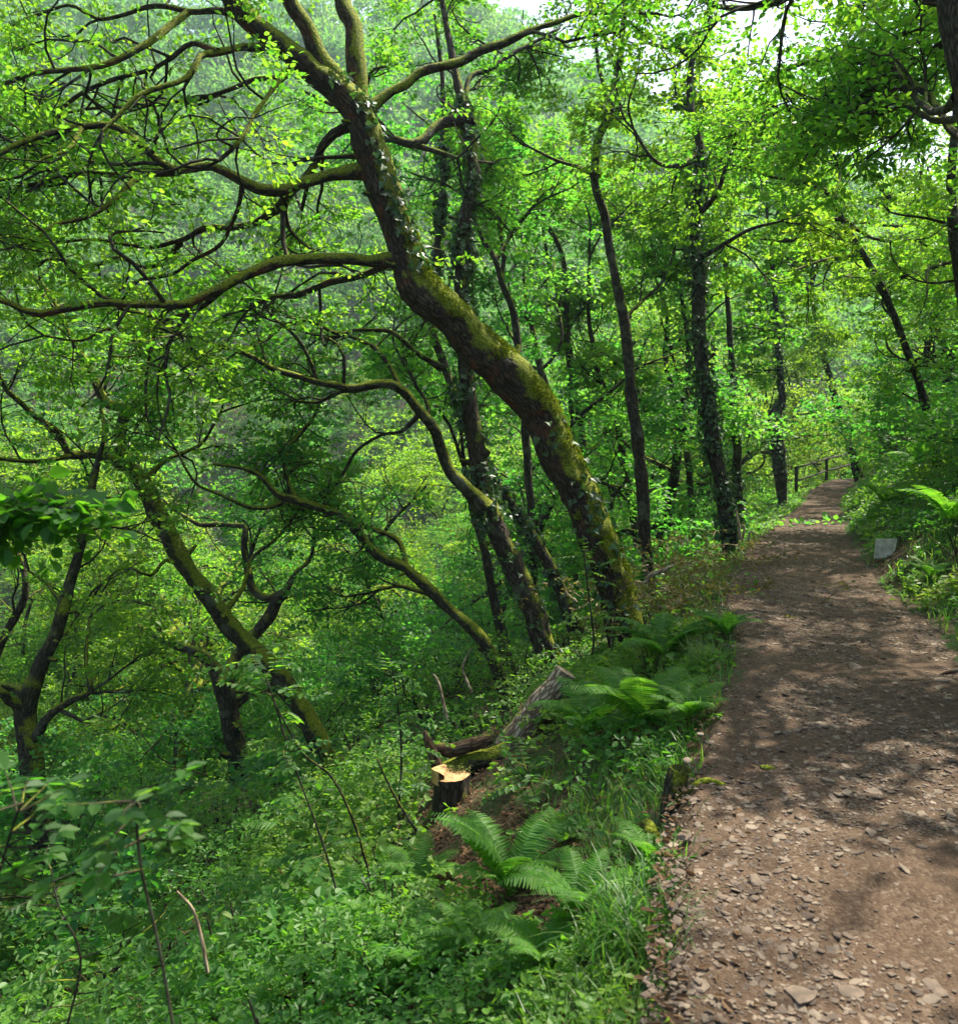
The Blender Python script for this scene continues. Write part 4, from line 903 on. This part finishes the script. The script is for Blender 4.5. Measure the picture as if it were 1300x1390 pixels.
# ------------------------------------------------------------------ sawn stump
c = G(612, 1094); d = project(c)[2]; top = P(612, 1052, d)
T = empty('tree_stump', c, label='sawn tree stump with a fresh pale cut top in two steps', cat='stump')
w_, h_ = 25 / F * d, float(top[2] - c[2])
hgt_n = [(-.25, 1.25), (0, 1.02), (h_ * .5, .92), (h_ * .95, 1.0), (h_, .99)]
m = MB(); K = 40; th = np.linspace(0, 2 * np.pi, K + 1)
rings = []
for zz, s in hgt_n:
    q = np.stack([np.cos(th), np.sin(th), np.full(K + 1, zz)], -1); rr = w_ * s * (1 + .06 * np.sin(3 * th + 1) + .05 * np.sin(5 * th)); q[:, :2] *= rr[:, None]
    q[:, :2] += noise(np.stack([np.cos(th) * 3, np.sin(th) * 3, np.full(K + 1, zz)], -1), 1.5, 3)[:, None] * .012; q[-1] = q[0]; rings.append(q)
V = np.array(rings); V[-1, :, 2] += .0; uvv = np.stack([np.broadcast_to(th * w_, (5, K + 1)), np.broadcast_to(np.array([a for a, _ in hgt_n])[:, None], (5, K + 1))], -1)
i = np.arange(4)[:, None] * (K + 1); j = np.arange(K)[None]
m.add(V.reshape(-1, 3), np.stack([i + j, i + j + 1, i + K + 2 + j, i + K + 1 + j], -1).reshape(-1, 4), uvv.reshape(-1, 2)); m.build('bark', M['bark_dark'], T, origin=None)
m = MB(); face = V[-1][:-1] * [.97, .97, 1] + [0, 0, .004]; rr_ = [face * [k_, k_, 1] + [0, 0, .003 * noise(face * k_, 9, 3).mean()] for k_ in (1, .7, .4)]
for a, b in ((0, 1), (1, 2)):
    vv = np.vstack([rr_[a], rr_[b]]); jj = np.arange(K); m.add(vv, np.stack([jj, (jj + 1) % K, (jj + 1) % K + K, jj + K], -1), None, np.full(K, .3 + .4 * a))
m.add(np.vstack([rr_[2], face.mean(0)[None]]), np.array([[q, (q + 1) % K, K] for q in range(K)])); m.build('cut_face', M['rings'], T)
# raised hinge slab split up at the back left of the cut
ang = np.linspace(R(115), R(235), 12); out = np.stack([np.cos(ang), np.sin(ang)], -1) * w_ * 1.06; hb = h_ + .055
inn = np.stack([np.linspace(out[0, 0], out[-1, 0], 12) * .55, np.linspace(out[0, 1], out[-1, 1], 12) * .75], -1)
vb = [np.c_[out, np.full(12, h_ - .035)], np.c_[out, hb + .02 * np.sin(ang * 2)], np.c_[inn, hb - .012 + .01 * np.sin(ang * 9)], np.c_[inn, np.full(12, h_ - .02)]]
m = MB(); vv = np.vstack(vb); i = np.arange(3)[:, None] * 12; j = np.arange(11)[None]; m.add(vv, np.stack([i + j, i + j + 1, i + 13 + j, i + 12 + j], -1).reshape(-1, 4)); m.build('raised_slab', M['cutwood'], T, smooth=False)
m = MB(); q = rng.normal(0, 1, (260, 3)) * [.05, .04, .008] + [.05, .10, h_ + .015]; leaves(m, q, rng.normal(0, 1, (260, 3)), unit(rng.normal(0, .5, (260, 3)) + [0, 0, 1]), .02, 'kite'); m.build('moss', M['mosspad'], T, smooth=False)

# ------------------------------------------------------------------ fallen log, dead wood and sticks
rng = np.random.default_rng(605)
def log(name, lab, tr, d0, mat, k=28, bump=.22, cap=True, cat='log', step=.03, group=None):
    p = spline(trace_pts(tr, d0), step); o0 = p[0, :3].copy(); p[:, :3] -= o0; m = MB()
    p[:, :3] += .16 * p[:, 3:4] * np.stack([noise(p[:, :3] + o0, 5, s) for s in (1, 2, 3)], -1)
    tube(m, p[:, :3], p[:, 3], k, bump, seed=int(rng.integers(40)), cap=cap); o = m.build(name, M[mat]); o.location = tuple(o0); return tag(o, lab, cat, group)
log('fallen_log', 'thick pale-barked log lying up the slope behind the stump', [(687,1018,33),(707,992,34),(728,964,32),(748,938,29),(768,912,26,.25)], 7.3, 'pale_bark', 36)
log('broken_limb', 'dark rotten branch lying left of the pale log', [(590,1016,16),(612,1018,18),(640,1010,18),(668,1002,13)], 7.3, 'dead_wood')
log('broken_limb', 'reddish broken snag standing up left of the stump', [(600,1052,16),(590,1035,16),(584,1014,14),(576,992,5)], 7.15, 'dead_wood', cap=True)
log('mossy_log', 'old mossy trunk lying behind the stump towards the pale log', [(600,1052,34),(630,1040,36),(660,1030,32),(690,1018,26)], 7.35, 'bark_green', 28)
SK = 'dead sticks lying in the undergrowth'
for (lab, d0, tr) in [
  ('pale curved stick on the brushwood by the path', 8.6, [(874,792,6),(884,780,7),(900,774,6),(914,768,3)]),
  ('twisted pale stick upright on the verge beyond the brushwood', 12., [(1004,733,5),(1002,715,4),(1000,700,3),(998,690,2)]),
  ('second pale forked stick on the verge beyond the brushwood', 12.1, [(1006,735,4),(1010,718,3),(1006,712,3)]),
  ('thin pale stick leaning at the verge edge', 11.8, [(1015,735,4),(1018,722,3),(1030,728,2)]),
  ('bare pale stick below the large fern', 4.6, [(686,1185,5),(688,1205,5),(695,1225,4),(700,1245,3)]),
  ('brown stick lying right of the stump', 5.8, [(740,1062,4),(770,1078,5),(800,1100,5),(845,1135,4)]),
  ('forked white stick on the slope behind the stump', 8.6, [(606,975,5),(600,945,4),(594,925,4),(588,915,2)]),
  ('small white dead branch left of the mossy low oak foot', 9., [(640,940,4),(628,910,4),(632,895,3),(640,880,2)]),
  ('reddish bare stem curving up at the bottom left', 2.9, [(282,1320,5),(275,1280,5),(262,1235,4),(240,1210,3)]),
  ('slim dark sapling stem leaning right in the lower left', 5.2, [(520,1250,4),(500,1180,4),(478,1110,4),(450,1055,3),(410,1020,3),(370,950,2)]),
  ('fine stem slanting through the left undergrowth', 6., [(590,1160,4),(560,1120,4),(530,1070,3),(512,1030,3)])]:
    log('dead_stick', lab, tr, d0, 'pale_stick' if 'dark' not in lab and 'brown' not in lab and 'fine' not in lab else 'bark_dark', 8, .1, True, 'stick', .02, SK)
# mossy posts at the path edge
def post(lab, px, py, hpx, wpx, tilt):
    g_ = G(px, py); d = project(g_)[2]; h = hpx / F * d; r = wpx / 2 / F * d
    T = empty('mossy_post', g_, label=lab, cat='post', group='old posts at the path edge'); m = MB()
    p = np.array([[0, 0, -.2], [0, 0, 0], [tilt * .3, 0, h * .4], [tilt * .7, 0, h * .8], [tilt, 0, h]]); p = spline(np.c_[p, [r * 1.1, r * 1.1, r, r * .95, r * .9]], .02)
    tube(m, p[:, :3], p[:, 3], 22, .3, 4, cap=True); m.build('post_wood', M['bark_green'], T)
    m = MB(); n = 900; a = rng.random(n) * 6.28; q = np.sqrt(rng.random(n)) * r * 1.15; pos = np.stack([tilt + np.cos(a) * q, np.sin(a) * q, h + .012 - (q / r) ** 2 * .02], -1)
    leaves(m, pos, unit(rng.normal(0, .7, (n, 3)) + [0, 0, .8]), unit(rng.normal(0, 1, (n, 3))), .012, 'kite'); m.build('moss_cap', M['mosspad'], T, smooth=False)
post('short mossy post standing at the left edge of the path', 912, 1105, 58, 26, .03)
post('low rotten mossy post nearer than the short post', 885, 1150, 26, 30, -.05)
log('mossy_root', 'moss covered root curling over the path edge behind the post', [(930,1120,16),(935,1085,15),(945,1068,14),(962,1060,12),(985,1068,8)], 4.05, 'bark_green', 16, .3, cat='root')
log('mossy_clod', 'small mossy clod lying on the path', [(1031,1042,5),(1038,1044,11),(1048,1047,10),(1056,1050,4)], 4.22, 'bark_green', 14, .3, cat='clod')
RG = 'roots crossing the right side of the path'
log('bare_root', 'thin bare root at the right edge of the path, upper of two', [(1244,928,3),(1262,923,5),(1285,914,6),(1320,905,6)], 5.9, 'dead_wood', 8, .2, True, 'root', .02, RG)
log('bare_root', 'thin bare root at the right edge of the path, lower of two', [(1270,934,4),(1290,927,6),(1330,918,6)], 5.75, 'dead_wood', 8, .2, True, 'root', .02, RG)

# ------------------------------------------------------------------ brushwood heap and leafy twig on the path
def brush(lab, px0, py0, d, n, spread, L, leafy, name, cat):
    c = P(px0, py0, d); c[2] = Hs(c[0], c[1]); T = empty(name, c, label=lab, cat=cat); s, lf = MB(), MB(); A = []; D = []
    for i in range(n):
        q = rng.normal(0, 1, 3) * spread; q[2] = abs(q[2]) - .05; az = rng.random() * 6.28
        pts, e = wander(q, [math.cos(az), math.sin(az), rng.normal(.15, .3)], L * rng.uniform(.4, 1.2), .05, .16, -.005)
        tube(s, pts, np.linspace(rng.uniform(.003, .009), .0015, len(pts)), 5)
        for k_ in range(2, len(pts), 2): A.append(pts[k_]); D.append(e)
    s.build('sticks', M['pale_stick'] if leafy < 2 else M['twig'], T); A = np.array(A); D = np.array(D)
    a = rng.random(len(A)) < .8; rosettes(lf, A[a], D[a], 4, .045, 'oval', .07, tilt=.9); lf.build('wilting_leaves', M['wilt'] if leafy < 2 else M['ground_leaf'], T, smooth=False); return T
brush('heap of cut brushwood with wilting yellowish leaves between trunk and path', 925, 800, 9.3, 210, np.array([.50, .65, .24]), .6, 1, 'brushwood_heap', 'brushwood')
brush('smaller heap of wilting brushwood at the foot of the ivy-wrapped trunk', 985, 745, 11.5, 110, np.array([.45, .5, .2]), .5, 1, 'brushwood_heap', 'brushwood')
brush('leafy broken twig lying out onto the path', 1012, 800, 8.9, 16, np.array([.10, .08, .02]), .35, 2, 'leafy_twig', 'twig')

# ------------------------------------------------------------------ grey marker stone on the bank
g_ = G(1203, 757); d = project(g_)[2]; m = MB(); s = d / F
T = empty('marker_stone', g_, label='grey weathered block-shaped marker stone standing on the right bank', cat='stone')
wx, hz = 26 * s, 23 * s
o8 = []
for zf, wf in ((-.15, .9), (.25, .92), (.9, 1.0), (1.0, .93)):
    for (a, b) in ((-1, -1), (-.9, -1.05), (.9, -1.05), (1, -1), (1.02, 1), (-.98, 1)):
        o8.append([a * wx / 2 * wf + zf * .03, b * .05 * wf, hz * zf + a * .006])
o8 = np.array(o8); i = np.arange(3)[:, None] * 6; j = np.arange(6)[None]
m.add(o8, np.stack([i + j, i + (j + 1) % 6, i + 6 + (j + 1) % 6, i + 6 + j], -1).reshape(-1, 4)); m.add(o8[18:24], np.array([[0, 1, 2, 3, 4, 5]]))
m.build('block', M['marker'], T, smooth=False); T.rotation_euler = (R(-8), R(1), R(-14)); T.location.z += .02; T.location.x -= .04

# ------------------------------------------------------------------ rail fence at the far bend
T = empty('rail_fence', P(1080, 664, 33), label='dark wooden rail fence where the path bends away in the distance', cat='fence'); base = np.array(T.location)
posts = [(1080, 664, 633, 33.), (1121, 648, 621, 36.5), (1160, 640, 612, 40.)]
tops = []
for (px, pb, pt, d) in posts:
    a, b = P(px, pb + 4, d), P(px, pt, d); b[0], b[1] = a[0], a[1]; tops.append(b); m = MB(); tube(m, np.array([a, (a + b) / 2, b]) - base, [.07, .068, .065], 8, .1, cap=True); m.build('post', M['rail'], T)
for k_ in (0, 1):
    for (dz, r) in ((-.04, .045), (-.55, .04)):
        m = MB(); a, b = tops[k_], tops[k_ + 1]; q = a + (b - a) * np.linspace(-.03, 1.03, 8)[:, None] + [0, 0, dz]; q[:, 2] -= .02 * np.sin(np.linspace(0, np.pi, 8)); tube(m, q - base, np.full(8, r), 8, .1, cap=True); m.build('rail', M['rail'], T)

# ------------------------------------------------------------------ near foliage, slightly out of focus
def near_spray(name, lab, tr, d0, per, size, shape, L, dens, stem0, cat='sapling'):
    p = spline(trace_pts(tr, d0, .6), .04); g0 = p[0, :3].copy(); T = empty(name, g0, label=lab, cat=cat); s, lf = MB(), MB(); p[:, :3] -= g0
    tube(s, p[:, :3], p[:, 3], 8); A, D, C_ = [], [], []
    n = int(dens * len(p))
    for i in range(n + 5):
        q = p[int(len(p) * (stem0 + (1 - stem0) * rng.random())) - 1] if i < n else p[-1 - (i - n)]; az = rng.random() * 6.28
        pts, e = wander(q[:3], [math.cos(az), math.sin(az), .25], L * rng.uniform(.6, 1.2), .036, .12, -.01); tube(s, pts, np.linspace(.003, .001, len(pts)), 5)
        dd = unit(np.gradient(pts, axis=0)); sd_ = unit(np.cross(dd, [0, 0, 1]))
        for k_ in range(2, len(pts)):
            for sg in (1, -1):
                A.append(pts[k_]); D.append(unit(sd_[k_] * sg + dd[k_] * .5)); C_.append(rng.normal(0, .16, 3) + [0, 0, 1])
        A.append(pts[-1]); D.append(dd[-1]); C_.append(np.array([0, 0, 1.]))
    A, D, C_ = np.array(A), np.array(D), np.array(C_)
    leaves(lf, A, D, C_, size * rng.uniform(.7, 1.15, len(A)), shape, fold=.2, curl=.25); s.build('stem', M['twig'], T); lf.build('foliage', M['near'], T, smooth=False); return T
sp_ = spline(trace_pts([(-160,720,8),(-60,700,6),(0,695,5),(60,690,4),(110,690,3)], 3.1), .03); T = empty('hazel_branch', sp_[0, :3], label='bright broad-leaved spray hanging in from the left edge, out of focus', cat='leafy branch'); s_, lf = MB(), MB()
o0 = sp_[0, :3].copy(); tube(s_, sp_[:, :3] - o0, sp_[:, 3], 8); A, D = [], []
for i in range(52):
    q = sp_[int(len(sp_) * (.3 + .7 * rng.random())) - 1, :3] - o0; pts, e = wander(q, [rng.normal(.3, .6), rng.normal(0, .8), rng.normal(-.25, .55)], rng.uniform(.08, .24), .03, .1, -.01); tube(s_, pts, np.linspace(.002, .001, len(pts)), 5)
    for k_ in range(1, len(pts)): A.append(pts[k_]); D.append(e)
rosettes(lf, A, D, 2, .058, 'broad', .035, tilt=.4); s_.build('stem', M['twig'], T); lf.build('foliage', M['near'], T, smooth=False)
near_spray('rowan_sapling', 'blurred dark pinnate-leaved sapling close to the camera at lower left', [(240,1420,4),(215,1280,4),(192,1180,3),(186,1110,3),(190,1070,2)], 1.75, 1, .05, 'oval', .15, .5, .75)
near_spray('rowan_sapling', 'blurred close sapling at the left edge above the bottom corner', [(-60,1420,5),(-20,1260,4),(15,1130,3),(30,1090,2)], 1.9, 1, .052, 'oval', .15, .5, .7)
for (lab, d, tr) in [('slender sapling reaching up left of the stump', 5.0, [(470,1260,5),(440,1150,5),(400,1040,4),(365,930,4),(345,880,3)]),
   ('leafy young sapling in front of the fallen log', 5.2, [(760,1200,5),(740,1120,4),(722,1070,3),(715,1040,3)]), ('leafy sapling at the bottom left edge', 3., [(90,1400,6),(110,1300,5),(80,1230,4),(70,1180,3)]),
   ('broad-leaved sapling right of the stump', 6.0, [(735,1090,5),(722,1065,4),(700,1045,3),(690,1030,3)]), ('young sapling against the foot of the big leaning oak', 8.3, [(790,960,6),(805,880,5),(800,820,4),(792,750,3)]), ('sapling in the middle of the left slope', 6.5, [(540,1110,6),(545,1030,5),(540,960,4),(530,890,3)])]:
    near_spray('sapling', lab, tr, d, 1, .042 if d < 5 else .055, 'rowan' if d < 4 else 'oval', .2 if d < 5 else .28, .7, .2)

# ------------------------------------------------------------------ labels: tell like neighbours apart by their order from the left
from collections import defaultdict
bpy.context.view_layer.update(); bk = defaultdict(list)
for o in sc.objects:
    if o.parent is None and o.get('group') in (WG, SG, 'low clumps on the near slope') and 'outside' not in o['label']: bk[o['label']].append(o)
ORD = ['leftmost', 'second from left', 'third from left', 'fourth from left', 'fifth from left', 'sixth from left', 'seventh from left']
for lab, os_ in bk.items():
    if len(os_) < 2: continue
    os_.sort(key=lambda o: project(list(o.location))[0])
    for i, o in enumerate(os_):
        w_o = 'rightmost' if i == len(os_) - 1 else ORD[i] if i < 7 else None
        if w_o: o['label'] = lab + ', ' + w_o

# ------------------------------------------------------------------ air
bpy.ops.mesh.primitive_cube_add(size=1, location=(0, 160, 45)); hz_ = bpy.context.active_object; hz_.name = 'haze'; hz_.scale = (900, 640, 260); tag(hz_, kind='stuff')
m = bpy.data.materials.new('haze'); m.use_nodes = True; n = m.node_tree; n.nodes.clear(); v = n.nodes.new('ShaderNodeVolumePrincipled'); v.inputs['Density'].default_value = .0005
v.inputs['Color'].default_value = (.66, .88, 1.0, 1); v.inputs['Anisotropy'].default_value = .3; o = n.nodes.new('ShaderNodeOutputMaterial'); n.links.new(v.outputs[0], o.inputs['Volume']); hz_.data.materials.append(m)
